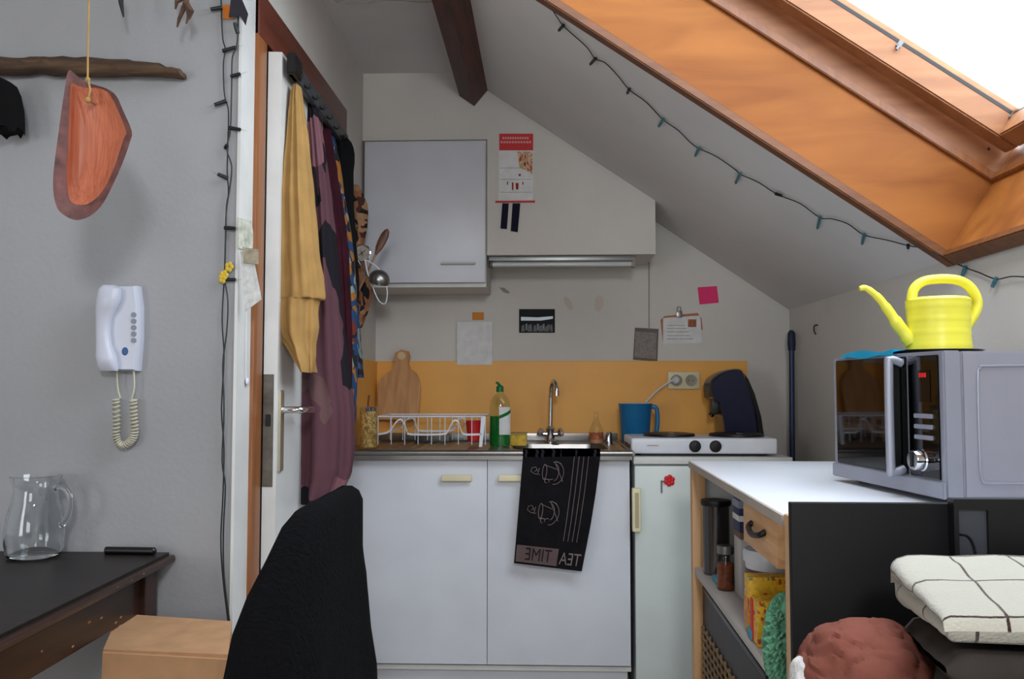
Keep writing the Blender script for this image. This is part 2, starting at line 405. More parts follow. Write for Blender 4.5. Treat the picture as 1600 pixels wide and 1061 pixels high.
# worktop with sunken bowl: drawn as a height field
wt = thing('sink_worktop', 'stainless steel worktop with sink bowl and ridged drainer', 'worktop', (-.2, 3.37, .845))
b = B()
x0, x1, y0, y1 = LX + .012, .305, CF - .03, BY - .014
NX, NYY = 130, 60; G = []
def wz(x, y):
    z = .876
    ex = min(x - x0, x1 - x, y - y0, y1 - y)
    if ex > .03: z -= .006
    # bowl: rounded rectangle
    bx_, by_ = .06, 3.335; dx = max(abs(x - bx_) - .10, 0); dy = max(abs(y - by_) - .08, 0); d = math.hypot(dx, dy)
    if d < .075: z -= .15 * (1 - max(0, (d - .045) / .03) ** 2) if d > .045 else .15
    if -.62 < x < -.16 and 3.12 < y < 3.56 and int((x + .62) / .0185) % 2 == 0: z += .003
    return z
for i in range(NX + 1):
    r = []
    for j in range(NYY + 1):
        x = x0 + (x1 - x0) * i / NX; y = y0 + (y1 - y0) * j / NYY
        r.append(b.verts.new((x, y, wz(x, y))))
    G.append(r)
for i in range(NX):
    for j in range(NYY): b.faces.new([G[i][j], G[i + 1][j], G[i + 1][j + 1], G[i][j + 1]])
# folded rim along the front and right edge
tube(b, [(x0, y0, .868), (x1, y0, .868)], .0105, 12); tube(b, [(x1, y0, .868), (x1, y1, .868)], .0105, 12)
box(b, x0, x1, y0 - .002, y0 + .02, .845, .868)
obj('steel_top', b, M_steel, wt, True, angle=60)
obj('upstand', bx(x0, x1, BY - .026, BY - .013, .872, .905, bev=.003), M_steel, wt)
b = lt([(.0001, 0), (.02, 0), (.022, .004), (.0001, .004)], (.06, 3.335, .725), 20); obj('drain', b, M_chrome, wt)
# overflow hole at the back of the bowl
obj('overflow_plug', lt([(.0001, 0), (.016, 0), (.018, .003), (.0001, .006)], (.045, 3.50, .868), 18), M_black, wt)
# tap
tp = W(860, 672, 3.56); TX = tp.x; TYY = 3.575
tap = thing('kitchen_tap', 'chrome mixer tap with tall curved spout at the sink', 'tap', (TX, TYY, .873))
b = B(); lathe(b, [(.0001, 0), (.022, 0), (.022, .006), (.016, .012), (.016, .05), (.02, .056), (.012, .068), (.0001, .07)], (TX, TYY, .871), 20); obj('body', b, M_chrome, tap)
b = B()
for s in (-1, 1): tube(b, [(TX, TYY, .905), (TX + s * .035, TYY, .907)], .010, 12)
obj('cross_pipe', b, M_chrome, tap)
for s in (-1, 1):
    b = B(); lathe(b, [(.0001, 0), (.012, 0), (.017, .01), (.015, .022), (.0001, .026)], (TX + s * .03, TYY - .002, .909), 8, (s * .9, -.1, .35)); obj('knob', b, M_chrome, tap)
b = tb([(TX, TYY, .93), (TX + .002, TYY, 1.02), (TX + .004, TYY - .005, 1.085), (TX + .010, TYY - .03, 1.118), (TX + .018, TYY - .065, 1.118), (TX + .024, TYY - .09, 1.095), (TX + .025, TYY - .094, 1.075)], .0085, 12, smooth=5)
lathe(b, [(.0001, 0), (.011, 0), (.011, .02), (.0001, .02)], (TX + .025, TYY - .094, 1.062), 14); obj('spout', b, M_chrome, tap)
# ================================================================== WALL CABINET, HOOD LIGHT
uc = thing('wall_cabinet', 'white wall cabinet with one door over the draining board', 'cabinet', (-.46, 3.52, 1.487))
obj('body', bx(-.708, -.225, 3.385, BY - .002, 1.487, 2.068), M_cabw, uc, False)
ud = obj('door', bx(-.702, -.2275, 3.362, 3.382, 1.503, 2.058, bev=.002), M_white, uc)
a = W(690, 412, 3.36); c = W(742, 412, 3.36)
b = B(); tube(b, [(a.x, 3.362, a.z), (a.x, 3.34, a.z), (c.x, 3.34, a.z), (c.x, 3.362, a.z)], .0042, 8); obj('handle', b, M_cabw, ud)
hl = thing('strip_light', 'slim fluorescent strip light fixed beneath the boxed-in soffit', 'light', (.05, 3.5, 1.57))
a = W(764, 410, 3.42); c = W(992, 410, 3.42)
obj('housing', bx(a.x, c.x, 3.405, 3.47, 1.592, 1.611, bev=.003), plain('alu_housing', (.55, .56, .56), .35, .7), hl)
b = tb([(a.x + .012, 3.42, 1.58), (c.x - .012, 3.42, 1.58)], .0095, 14); obj('tube', b, plain('tube_glass', (.78, .80, .80), .15, 0, .02), hl)
b = B(); box(b, a.x, a.x + .014, 3.405, 3.436, 1.566, 1.594, bev=.002); obj('end_cap', b, M_black, hl)
b = B(); box(b, c.x - .014, c.x, 3.405, 3.436, 1.566, 1.594, bev=.002); obj('end_cap', b, M_papg, hl)
# trunking at the right end of soffit, wire down the wall
obj_ = tag(obj('wire_conduit', tb([W(1014, 402, BY - .004), W(1014, 515, BY - .004)], .0022, 6), M_papg), 'thin grey wire running down the wall below the soffit', 'wire')

# ================================================================== FRIDGE + HOB
fx0, fx1 = .312, .862
fr = thing('fridge', 'white under-counter fridge with a cream handle beside the sink cabinet', 'fridge', (.587, 3.38, 0))
obj('body', bx(fx0 + .004, fx1, CF + .035, BY - .03, .03, .845, bev=.004), M_fridge, fr)
obj('top', bx(fx0, fx1 + .002, CF + .005, BY - .02, .828, .853, bev=.004), M_cabw, fr)
obj('foot', bx(fx0 + .02, fx1 - .02, CF + .06, BY - .05, 0, .03), M_black, fr)
fdr = obj('door', bx(fx0 + .002, fx1, CF - .012, CF + .03, .05, .823, bev=.006), M_fridge, fr)
a = W(987, 762, CF - .02); c = W(1000, 830, CF - .02)
b = B(); box(b, a.x, c.x + .002, CF - .045, CF - .012, c.z, a.z, bev=.006, seg=3)
obj('handle', b, M_cream, fdr)
obj('recess_shade', bx(a.x + .008, c.x - .006, CF - .047, CF - .044, c.z + .015, a.z - .015), plain('cream_shadow', (.66, .62, .50), .5), fdr)  # darker cream slab: recess shade painted onto the handle front
# flower magnet on the fridge
mp_ = W(1046, 751, CF - .02)
mg = thing('flower_magnet', 'small red flower magnet holding a grey clip on the fridge', 'magnet', mp_)
b = B()
for k in range(6):
    t = k * PI / 3 + .4; sphere(b, (mp_.x + .012 * math.cos(t), CF - .018, mp_.z + .012 * math.sin(t)), .0085, (1, .5, 1), 10)
sphere(b, (mp_.x, CF - .019, mp_.z), .008, (1, .6, 1), 10); obj('flower', b, M_red, mg)
q = W(1034, 760, CF - .02); obj('clip', bx(q.x - .003, q.x + .003, CF - .017, CF - .012, q.z - .022, q.z + .02), M_steel, mg)
obj('clip_arm', tb([(q.x, CF - .016, q.z + .018), (mp_.x, CF - .016, q.z + .018)], .003, 6), M_steel, mg)
# hob
hx0, hx1 = W(986, 700, 3.12).x, W(1214, 700, 3.12).x
hob = thing('hot_plate', 'white two-ring electric hot plate on top of the fridge', 'hob', ((hx0 + hx1) / 2, 3.27, .853))
obj('body', bx(hx0, hx1, 3.11, 3.40, .862, .917, bev=.009, seg=3), M_white_pl, hob)
obj('base', bx(hx0 + .035, hx1 - .035, 3.13, 3.38, .855, .863), M_black, hob)
for sx_ in (hx0 + .05, hx1 - .05):
    for sy_ in (3.15, 3.36): obj('foot', lt([(.0001, 0), (.014, 0), (.014, .009), (.0001, .009)], (sx_, sy_, .853), 12), M_black, hob)
obj('side_vent', bx(hx0 - .001, hx0 + .002, 3.14, 3.36, .872, .892), M_black, hob)
for px, R in ((1045, .092), (1150, .098)):
    x = W(px, 680, 3.26).x
    pl = obj('ring', lt([(.0001, 0), (R, 0), (R + .002, .004), (R, .010), (R - .02, .013), (.0001, .012)], (x, 3.255, .916), 40), M_black, hob)
    obj('ring_cap', lt([(.0001, 0), (.012, 0), (.010, .0025), (.0001, .003)], (x, 3.2, .9285), 14), M_chrome, pl)
for px in (1086, 1118):
    q = W(px, 700, 3.11); b = B()
    lathe(b, [(.0001, 0), (.021, 0), (.021, .004), (.017, .006), (.0155, .018), (.0001, .019)], (q.x, 3.112, .889), 24, (0, -1, 0))
    box(b, q.x - .003, q.x + .003, 3.088, 3.10, .874, .904, bev=.001); obj('knob', b, M_black, hob)
q0, q1 = W(1011, 698, 3.11), W(1029, 698, 3.11)
obj('maker_mark', bx(q0.x, q1.x, 3.1085, 3.112, .8895, .893), M_papg, hob)

# ================================================================== THINGS ON THE COUNTER
CT = .876
def at(px, Y): return W(px, 640, Y).x
# brush pot
x = W(576, 660, 3.20).x; pz = CT + .001
t = thing('utensil_tin', 'tall speckled gold tin on the draining board left of the dish rack', 'tin', (x, 3.20, pz))
Mtin = voro('gold_speckle', [(0, (.62, .50, .27)), (.4, (.74, .62, .38)), (.75, (.52, .40, .20))], 160, .4)
obj('body', lt([(.0001, 0), (.031, 0), (.032, .002), (.032, .138), (.0295, .138), (.0295, .004), (.0001, .004)], (x, 3.20, pz), 32), Mtin, t)
b = B(); lathe(b, [(.0295, .130), (.0335, .132), (.0345, .145), (.0315, .147), (.0295, .143)], (x, 3.20, pz), 32); obj('rim', b, M_chrome, t)
tag(obj('bottle_brush', tb([(x - .006, 3.2, pz + .006), (x - .002, 3.2, pz + .165), (x + .001, 3.2, pz + .19)], .0035, 8), wood('brush_wood', (.4, .2, .12), (.5, .28, .16))), 'thin brown wooden stick standing up in the gold tin', 'brush')
# cutting board
Mboard = wood('cutting_board', (.66, .46, .28), (.78, .58, .37), 2, 3, .55)
b = B(); out = [(594, 655), (592, 608), (596, 592), (606, 583), (615, 577), (618, 566), (615, 560), (617, 551), (627, 546), (638, 549), (641, 558), (638, 567), (641, 577), (650, 583), (655, 592), (658, 608), (655, 655)]
yb = 3.635
P = [W(px, py, yb) for px, py in out]
P2 = []
for i in range(len(P)):
    a_, c_ = P[i], P[(i + 1) % len(P)]; P2 += [a_, a_.lerp(c_, .5)]
for p in P2:  # lean against splash: foot further out
    p.z = CT + (p.z - P[0].z) * 1.08 if False else p.z
zb = CT + .001
P2 = [Vector((p.x, 3.652 - (1.235 - p.z) * .13, max(p.z, zb))) for p in P2]
for p in P2:
    if p.z < .96: p.z = zb; p.y = 3.652 - (1.235 - zb) * .13
prism(b, P2, (0, -.014, .0)); bmesh.ops.bevel(b, geom=[e for e in b.edges if len(e.link_faces) == 2 and e.calc_face_angle(0) > .8], offset=.003, segments=2, affect='EDGES')
cb = thing('cutting_board', 'wooden paddle cutting board leaning against the orange splashback', 'cutting board', (W(625, 650, 3.6).x, 3.6, CT))
obj('board', b, Mboard, cb)
hc = W(627, 556, 3.63)
b = B(); lathe(b, [(.0115, 0), (.0165, 0), (.0165, .002), (.0115, .002)], (hc.x, 3.6365, hc.z), 24, (0, -1, 0)); obj('hole_collar', b, wood('pale_collar', (.80, .68, .52), (.86, .75, .6)), cb)
b = B(); lathe(b, [(.0001, 0), (.0115, 0), (.0115, .0012), (.0001, .0012)], (hc.x, 3.6365, hc.z), 24, (0, -1, 0)); obj('hanging_hole', b, M_splash, cb)
# dish rack: white coated wire
rk = thing('dish_rack', 'white wire dish rack on the draining board', 'dish rack', (W(675, 670, 3.3).x, 3.33, CT))
rx0, rx1 = W(590, 650, 3.2).x, W(758, 650, 3.2).x; ry0, ry1 = 3.21, 3.47
zt = W(600, 651, ry0).z; zb = .884
b = B()
tube(b, [(rx0, ry0, zt), (rx1, ry0, zt), (rx1, ry1, zt), (rx0, ry1, zt), (rx0, ry0, zt)], .0032, 8)
obj('top_rim', b, M_white_pl, rk)
b = B(); rp = [W(a_, c_, ry0) for a_, c_ in ((591, 680), (606, 677), (613, 670), (620, 660), (627, 657), (632, 664), (636, 675), (642, 680), (690, 680), (699, 676), (704, 667), (709, 659), (716, 660), (720, 672), (726, 680), (752, 680))]
xs = [p.x for p in rp]; zz = [max(p.z, .8755) for p in rp]
for yy in (ry0, ry1):
    b = B(); pp_ = spline([Vector((a_, yy, z_)) for a_, z_ in zip(xs, zz)], 4)
    rings(b, [[q_ + Vector((0, dy_, dz_)) for dy_, dz_ in ((-.004, 0), (.004, 0), (.004, .007), (-.004, .007))] for q_ in pp_])
    obj('side_strip', b, M_white_pl, rk)
b = B(); n = 13
sp = spline([Vector((a_, 0, z_)) for a_, z_ in zip(xs, zz)], 8)
for k in range(12, len(sp), 11):
    if xs[1] < sp[k].x: b = B(); tube(b, [(sp[k].x, ry0, sp[k].z), (sp[k].x, ry1, sp[k].z)], .0018, 6); obj('floor_wire', b, M_white_pl, rk)
b = B()
for k in range(9):
    x = rx0 + (rx1 - rx0) * k / 8
    for yy in (ry0, ry1): obj('upright_wire', tb([(x, yy, zb + .002), (x, yy, zt)], .0017, 6), M_white_pl, rk)
b = B(); q = W(757, 675, ry0); hexa(b, [Vector(p) for p in ((q.x - .02, ry0 - .004, .878), (q.x - .008, ry0 - .004, .878), (q.x - .008, ry0 + .003, .878), (q.x - .02, ry0 + .003, .878), (q.x - .012, ry0 - .004, zt), (q.x + .004, ry0 - .004, zt), (q.x + .004, ry0 + .003, zt), (q.x - .012, ry0 + .003, zt))])
obj('corner_foot', b, M_white_pl, rk)
# red cup in rack
x = W(740, 660, 3.36).x; z0 = zb + .006
tag(obj('red_cup', lt([(.0001, 0), (.024, 0), (.031, .078), (.0285, .078), (.0225, .004), (.0001, .004)], (x, 3.37, z0), 28), M_red), 'red plastic cup standing in the dish rack', 'cup')
# grey cloth/tray behind
a, c = W(652, 672, 3.62), W(705, 672, 3.62)
tag(obj('grey_tray', bx(a.x, c.x, 3.56, 3.62, CT - .005, CT + .028, bev=.004), plain('dark_tin', (.30, .29, .27), .4, .5)), 'low dark grey tray behind the dish rack', 'tray')
# dish soap
x = W(781, 650, 3.35).x; y = 3.36; z0 = .8705
sp_ = thing('dish_soap_bottle', 'half-full green dish soap bottle with squeeze cap by the sink', 'bottle', (x, y, z0))
Mclear = thinglass('clear_plastic', (.88, .93, .86))
obj('bottle', lt([(.0001, 0), (.036, 0), (.040, .006), (.040, .15), (.036, .175), (.022, .195), (.013, .203), (.013, .212), (.0001, .212)], (x, y, z0), 28, None, 1, .62), Mclear, sp_)
Mgr = plain('green_soap', (.03, .42, .14), .12, 0, .05); 
obj('soap', lt([(.0001, .003), (.037, .003), (.0385, .01), (.0385, .115), (.0001, .116)], (x, y, z0), 28, None, 1, .6), Mgr, sp_)
b = B(); lathe(b, [(.0001, .208), (.0145, .208), (.014, .228), (.006, .234), (.0001, .235)], (x, y, z0), 18)
tube(b, [(x, y, z0 + .228), (x - .006, y - .006, z0 + .24), (x - .014, y - .01, z0 + .245)], (.007, .004), 10); obj('cap', b, plain('green_cap', (.02, .42, .22), .4), sp_)
# label: curved patch
b = B(); R = []
for k in range(9):
    t_ = math.radians(-92 + k * 10); R.append([Vector((x + .0412 * math.cos(t_), y + .0412 * .62 * math.sin(t_) - .0005, z0 + h)) for h in (.045, .15)])
rings(b, R, cap=False, closed=False); lb = obj('label', b, M_paper, sp_)
b = B(); R = []
for k in range(9):
    t_ = math.radians(-92 + k * 10); R.append([Vector((x + .0418 * math.cos(t_), y + .0418 * .62 * math.sin(t_) - .001, z0 + h + k * .003)) for h in (.105, .118)])
rings(b, R, cap=False, closed=False); obj('label_stripe', b, Mgr, lb)
# sponge
a, c = W(798, 676, 3.40), W(823, 676, 3.40)
sg = thing('sponge', 'yellow sponge with pale scourer beside the soap bottle', 'sponge', ((a.x + c.x) / 2, 3.42, .8705))
obj('foam', bx(a.x, c.x, 3.38, 3.46, .8705, .913, bev=.004), plain('sponge', (.80, .66, .25), .95, 0, .15, 60, .6, 300), sg)
obj('scourer', bx(a.x - .001, c.x + .001, 3.379, 3.461, .913, .919, bev=.001), plain('scourer', (.66, .58, .35), 1, 0, .2, 200), sg)
# small glass bottle
x = W(932, 660, 3.50).x; y = 3.52; z0 = .8705
gb = thing('small_glass_bottle', 'small clear glass bottle with orange liquid right of the tap', 'bottle', (x, y, z0))
Mthin = thinglass('thin_glass', (.93, .95, .95))
obj('bottle', lt([(.0001, 0), (.026, 0), (.028, .005), (.028, .055), (.018, .08), (.010, .092), (.009, .125), (.011, .128), (.0001, .128)], (x, y, z0), 24), Mthin, gb)
obj('liquid', lt([(.0001, .003), (.0265, .003), (.0265, .045), (.0001, .046)], (x, y, z0), 24), plain('orange_liquid', (.75, .52, .36), .3), gb)
obj('label', lt([(.0001, .018), (.0286, .018), (.0286, .045), (.0001, .045)], (x, y, z0), 24), plain('bottle_label', (.62, .33, .20), .6, 0, .4, 60), gb)
x = W(952, 672, 3.5).x
tag(obj('salt_shaker', lt([(.0001, 0), (.014, 0), (.015, .02), (.012, .03), (.014, .036), (.009, .046), (.0001, .048)], (x, 3.52, .8705), 20), M_chrome), 'tiny steel shaker beside the small glass bottle', 'shaker')
x = W(908, 684, 3.35).x
# blue jug
x = W(993, 660, 3.50).x; y = 3.505; z0 = .853
bj = thing('blue_jug', 'blue plastic measuring jug behind the left end of the hot plate', 'jug', (x, y, z0))
Mblue = plain('blue_plastic', (.10, .42, .62), .35)
obj('body', lt([(.0001, 0), (.050, 0), (.053, .004), (.066, .175), (.068, .178), (.064, .179), (.050, .006), (.0001, .006)], (x, y, z0), 32), Mblue, bj)
b = tb([(x + .058, y - .01, z0 + .165), (x + .082, y - .012, z0 + .16), (x + .086, y - .012, z0 + .10), (x + .076, y - .01, z0 + .05), (x + .055, y - .008, z0 + .045)], .009, 10, smooth=5); obj('handle', b, Mblue, bj)
b = lt([(.0001, 0), (.062, 0), (.066, .004), (.06, .008), (.0001, .009)], (x, y, z0 + .173), 32); obj('lid', b, M_white_pl, bj)
# socket with plug and cable
s0, s1 = W(1043, 581, BY - .02), W(1093, 608, BY - .02)
so = thing('double_socket', 'white double wall socket on the orange splashback', 'socket', ((s0.x + s1.x) / 2, BY - .012, s1.z))
obj('plate', bx(s0.x, s1.x, BY - .028, BY - .012, s1.z, s0.z, bev=.004), M_cream, so)
zc = (s0.z + s1.z) / 2
for k in (.27, .73):
    xx = s0.x + (s1.x - s0.x) * k
    w_ = obj('well', lt([(.0001, 0), (.012, 0), (.014, .0), (.022, .003), (.024, .003), (.024, 0), (.0241, -.001), (.0001, -.001)], (xx, BY - .0285, zc), 24, (0, -1, 0)), plain('socket_well', (.6, .58, .5), .5), so)
    b = B()
    for s in (-1, 1): lathe(b, [(.0001, 0), (.0025, 0), (.0025, .001), (.0001, .001)], (xx + s * .0085, BY - .029, zc), 8, (0, -1, 0))
    obj('pin_hole', b, M_black, w_)
pc = thing('power_cable', 'white plug and cable leading from the wall socket down behind the jug', 'cable', (s0.x + .03, BY - .06, zc))
b = lt([(.0001, 0), (.017, 0), (.018, .01), (.013, .025), (.006, .032), (.0001, .033)], (s0.x + .032, BY - .0325, zc), 18, (0, -1, 0)); obj('plug', b, M_white_pl, pc)
b = tb([(s0.x + .032, BY - .06, zc), (s0.x + .005, BY - .065, zc - .004), W(1025, 612, BY - .04), W(1010, 628, BY - .04), W(1003, 638, BY - .04), W(1000, 660, BY - .04), W(1000, 690, BY - .04)], .0038, 8, smooth=5); obj('cord', b, M_white_pl, pc)
# coffee machine (side profile, facing left)
Mcof = plain('navy_gloss', (.03, .06, .19), .22, 0, .02)
prof = [(1126, 692), (1124, 662), (1120, 640), (1118, 626), (1108, 622), (1104, 606), (1108, 592), (1122, 582), (1140, 577), (1153, 579), (1160, 597), (1168, 620), (1175, 650), (1180, 692)]
yc = 3.50
P = spline([W(px, py, yc) for px, py in prof], 3); zb = .853
for p in P:
    if p.z < .875: p.z = zb
cm = thing('coffee_machine', 'dark navy pod coffee machine behind the hot plate', 'coffee machine', (W(1150, 680, yc).x, yc, zb))
b = B(); R = []
for k, (dy, s) in enumerate(((-.085, .93), (-.075, .985), (-.04, 1), (.04, 1), (.075, .985), (.085, .93))):
    cx = sum(p.x for p in P) / len(P); cz = zb
    R.append([Vector((cx + (p.x - cx) * s, yc + dy, cz + (p.z - cz) * (1 - (1 - s) * .4))) for p in P])
rings(b, R); obj('body', b, Mcof, cm)
a = W(1107, 612, yc); b = B()
box(b, W(1110, 630, yc).x, W(1130, 630, yc).x, yc - .03, yc + .03, W(0, 646, yc).z, W(0, 614, yc).z, bev=.006)
tube(b, [W(1118, 640, yc), W(1110, 650, yc)], .01, 10); obj('coffee_spout', b, M_black, cm)
b = B(); q = [W(1106, 604, yc - .02), W(1110, 594, yc - .02), W(1124, 590, yc - .02), W(1120, 612, yc - .02), W(1107, 622, yc - .02)]
b = B(); prism(b, [Vector((p.x - .004, yc - .05, p.z)) for p in q], (0, .10, 0)); obj('lever_head', b, M_black, cm)
q = [W(1154, 580, yc), W(1162, 600, yc), W(1170, 622, yc), W(1177, 650, yc), W(1181, 690, yc), W(1190, 690, yc), W(1184, 650, yc), W(1174, 615, yc), W(1164, 592, yc)]
b = B(); prism(b, [Vector((p.x, yc - .055, max(p.z, zb + .002))) for p in q], (0, .11, 0)); obj('water_tank', b, plain('dark_green_tank', (.06, .08, .07), .2), cm)
a, c = W(1082, 688, yc), W(1126, 688, yc)
obj('drip_tray', bx(a.x, c.x + .01, yc - .07, yc + .07, zb, zb + .03, bev=.005), Mcof, cm)

# tea towel hanging over the counter front
Mtow = fabric('black_towel', (.155, .145, .165), .2)
tt = thing('tea_towel', 'black tea towel with cups and mirrored TEA TIME lettering hung at the sink edge', 'towel', (.03, 3.02, .5))
TYF = 3.028
TL = [(817, 714), (813, 760), (809, 810), (803, 880)]; TR = [(938, 713), (931, 770), (923, 820), (909, 893)]
def towp(u, v, off=0):
    def ev(Lp):
        k = min(int(v * 3), 2); f = v * 3 - k
        return Vector((Lp[k][0] + (Lp[k + 1][0] - Lp[k][0]) * f, Lp[k][1] + (Lp[k + 1][1] - Lp[k][1]) * f))
    a, c = ev(TL), ev(TR); q = a.lerp(c, u)
    wv = .005 * math.sin(u * 9 + v * 2) * (.25 + v) + .003 * math.sin(u * 17)
    if v < .12: wv *= v / .12
    return W(q.x, q.y, TYF + wv - off)
b = B(); R = []
for j in range(31):
    v = j / 30; R.append([towp(i / 28, v) for i in range(29)])
# over the counter edge
top = [Vector((p.x, p.y, .882)) for p in R[0]]; back = [Vector((p.x, p.y + .06, .882)) for p in R[0]]
R = [back, top] + R
rings(b, R, cap=False, closed=False)
geo = bmesh.ops.solidify(b, geom=b.faces[:], thickness=.0025)
obj('cloth', b, Mtow, tt)
Mchalk = fabric('grey_print', (.50, .45, .44), .15); Mpink = fabric('taupe_band', (.40, .33, .33), .15)
def tpatch(u0, u1, v0, v1, off=.004, n=12, m=4):
    b = B(); R = [[towp(u0 + (u1 - u0) * i / n, v0 + (v1 - v0) * j / m, off) for i in range(n + 1)] for j in range(m + 1)]
    rings(b, R, cap=False, closed=False); return b
b = B()
for k in range(4):
    u = .665 + k * .062; prism_pts = [towp(u, .0 + j / 20 * .80, .0036) for j in range(21)]
    tube(b, prism_pts, .0011, 5)
obj('stripes', b, Mchalk, tt)
obj('taupe_band', tpatch(.02, .62, .86, .985), Mpink, tt)
def towtext(s, u, v, size, mat, off):
    b2 = textmesh(s, size, .0005)
    A_ = towp(u, v)
    for vv in b2.verts:
        uu = u + (-vv.co.x) / .275; v2 = v - vv.co.y / .38   # mirrored lettering
        p = towp(uu, v2, off + (.0004 if vv.co.z > 0 else 0)); vv.co = p
    return obj('lettering', b2, mat, tt, False)
towtext('TIME', .34, .925, .050, Mtow, .0055)
towtext('TEA', .80, .93, .048, Mchalk, .0045)
def cupdraw(v0):
    b = B()
    def C_(pts, r=.0012): tube(b, [towp(u, v0 + v, .0040) for u, v in pts], r, 5)
    n = 20
    C_([(.50 + .085 * math.cos(t / n * 2 * PI) * (1), .12 + .115 * math.sin(t / n * 2 * PI)) for t in range(3, 18)][:1] * 1 + [(.43 + .12 * math.cos(math.radians(a)), .13 + .115 * math.sin(math.radians(a))) for a in range(-95, 100, 10)])
    C_([(.43 + .055 * math.cos(math.radians(a)), .12 + .085 * math.sin(math.radians(a))) for a in range(-85, 90, 12)])
    C_([(.30 + .028 * math.cos(math.radians(a)), .12 + .08 * math.sin(math.radians(a))) for a in range(0, 361, 15)])
    C_([(.30, .05), (.38, .07), (.45, .09)]); C_([(.30, .19), (.37, .20), (.42, .19)])
    C_([(.34 + .03 * math.cos(math.radians(a)), .215 + .02 * math.sin(math.radians(a))) for a in range(90, 400, 20)])
    C_([(.24, .15), (.17, .145), (.12, .12), (.13, .08), (.18, .07), (.20, .10), (.17, .12)])
    C_([(.22, .12), (.19, .10), (.23, .08), (.21, .15)])
    C_([(.40, .02), (.44, -.02 + .03), (.50, .03), (.54, .08)])
    return b
obj('cup_drawing', cupdraw(.04), Mchalk, tt); obj('cup_drawing', cupdraw(.45), Mchalk, tt)

# ================================================================== WALL PAPERS
def sheet(name, q, Y, mat, label, cat, th=.0012, curl=0):
    b = B(); pts = [W(px, py, Y) for px, py in q]
    prism(b, pts, (0, -th, 0)); return tag(obj(name, b, mat, None, False), label, cat)
wy = BY - .0006
SW = BY - .0135
sheet('paper_sheet', [(714, 503), (769, 503), (769, 570), (714, 570)], BY - .0132, M_paper, 'blank white paper sheet taped above the splashback', 'paper')
sheet('orange_sticker', [(738, 488), (756, 488), (756, 500), (738, 500)], wy, plain('orange_tape', (.82, .50, .12), .6), 'small orange sticker above the white paper sheet', 'sticker')
ph = thing('photograph', 'dark glossy photograph stuck on the wall above the tap', 'photograph', W(838, 519, wy))
b = B(); prism(b, [W(px, py, wy) for px, py in ((811, 483), (867, 483), (867, 520), (811, 520))], (0, -.001, 0)); obj('print', b, plain('photo_dark', (.10, .11, .12), .6, 0, .2, 12, spec=.2), ph, False)
b = B(); prism(b, [W(px, py, wy - .0013) for px, py in ((814, 495), (840, 496), (864, 494), (864, 498), (845, 501), (814, 501))], (0, -.0006, 0)); obj('pale_streak', b, plain('photo_light', (.75, .80, .85), .3), ph, False)
b = B()
for px, w_ in ((817, 3), (828, 4), (836, 3), (845, 4), (855, 5), (861, 3)):
    prism(b, [W(a_, c_, wy - .0013) for a_, c_ in ((px - w_, 518), (px - w_ * .6, 508 + (px % 4)), (px + w_ * .6, 506 + px % 3), (px + w_, 518))], (0, -.0006, 0))
obj('dark_figures', b, M_black, ph, False)
b = B()
Mpf = plain('photo_mid', (.45, .5, .55), .6)
for px in (823, 841, 850): b = B(); prism(b, [W(a_, c_, wy - .0013) for a_, c_ in ((px - 2, 516), (px - 2, 506), (px + 1, 506), (px + 1, 516))], (0, -.0004, 0)); obj('pale_figure', b, Mpf, ph, False)
sheet('sticky_note', [(1090, 449), (1120, 447), (1123, 473), (1093, 476)], wy, plain('pink_note', (.92, .20, .45), .7), 'bright pink sticky note on the wall under the slope', 'note')
pcd = thing('postcard', 'white handwritten postcard with orange trim pinned on the wall', 'postcard', W(1065, 537, wy))
b = B(); prism(b, [W(px, py, wy) for px, py in ((1032, 500), (1038, 494), (1090, 489), (1096, 497), (1098, 515), (1036, 537), (1034, 520))], (0, -.001, 0)); obj('backing', b, plain('orange_card', (.72, .45, .33), .8), pcd, False)
b = B(); prism(b, [W(px, py, wy - .0015) for px, py in ((1036, 497), (1094, 493), (1097, 536), (1036, 538))], (0, -.001, 0)); obj('card', b, M_paper, pcd, False)
b = B(); prism(b, [W(px, py, wy - .003) for px, py in ((1075, 499), (1088, 499), (1088, 511), (1075, 511))], (0, -.0006, 0)); st = obj('stamp', b, plain('stamp', (.62, .38, .28), .8, 0, .4, 200), pcd, False)
b = B()
for k, py in enumerate((508, 513, 518, 524, 529)):
    prism(b, [W(px, p_, wy - .003) for px, p_ in ((1042, py), (1070 + k * 3, py), (1070 + k * 3, py + .8), (1042, py + .8))], (0, -.0004, 0))
obj('ink_lines', b, M_papg, pcd, False)
q = W(1061, 488, wy - .006); b = B(); box(b, q.x - .012, q.x + .012, wy - .012, wy - .002, q.z - .022, q.z + .006, bev=.003)
tube(b, [(q.x - .008, wy - .007, q.z + .004), (q.x - .006, wy - .007, q.z + .022), (q.x + .006, wy - .007, q.z + .022), (q.x + .008, wy - .007, q.z + .004)], .0016, 6); tag(obj('bulldog_clip', b, M_steel), 'small metal clip holding the top of the postcard', 'clip')
gp = thing('grey_note', 'grey printed paper slip pinned left of the postcard', 'paper', W(1009, 563, wy))
b = B(); prism(b, [W(px, py, wy) for px, py in ((992, 512), (1029, 514), (1027, 565), (989, 562))], (0, -.0016, 0)); obj('sheet', b, plain('dark_edge', (.42, .38, .37), .8), gp, False)
b = B(); prism(b, [W(px, py, wy - .0018) for px, py in ((993, 518), (1026, 520), (1025, 561), (991, 558))], (0, -.0006, 0)); obj('print_area', b, plain('newsprint', (.55, .52, .50), .9, 0, .12, 90), gp, False)
b = B(); prism(b, [W(px, py, wy) for px, py in ((780, 449), (788, 450), (796, 456), (795, 459), (786, 456))], (0, -.004, 0)); tag(obj('adhesive_hook', b, M_papg), 'small dark grey smudged hook on the wall under the strip light', 'hook')
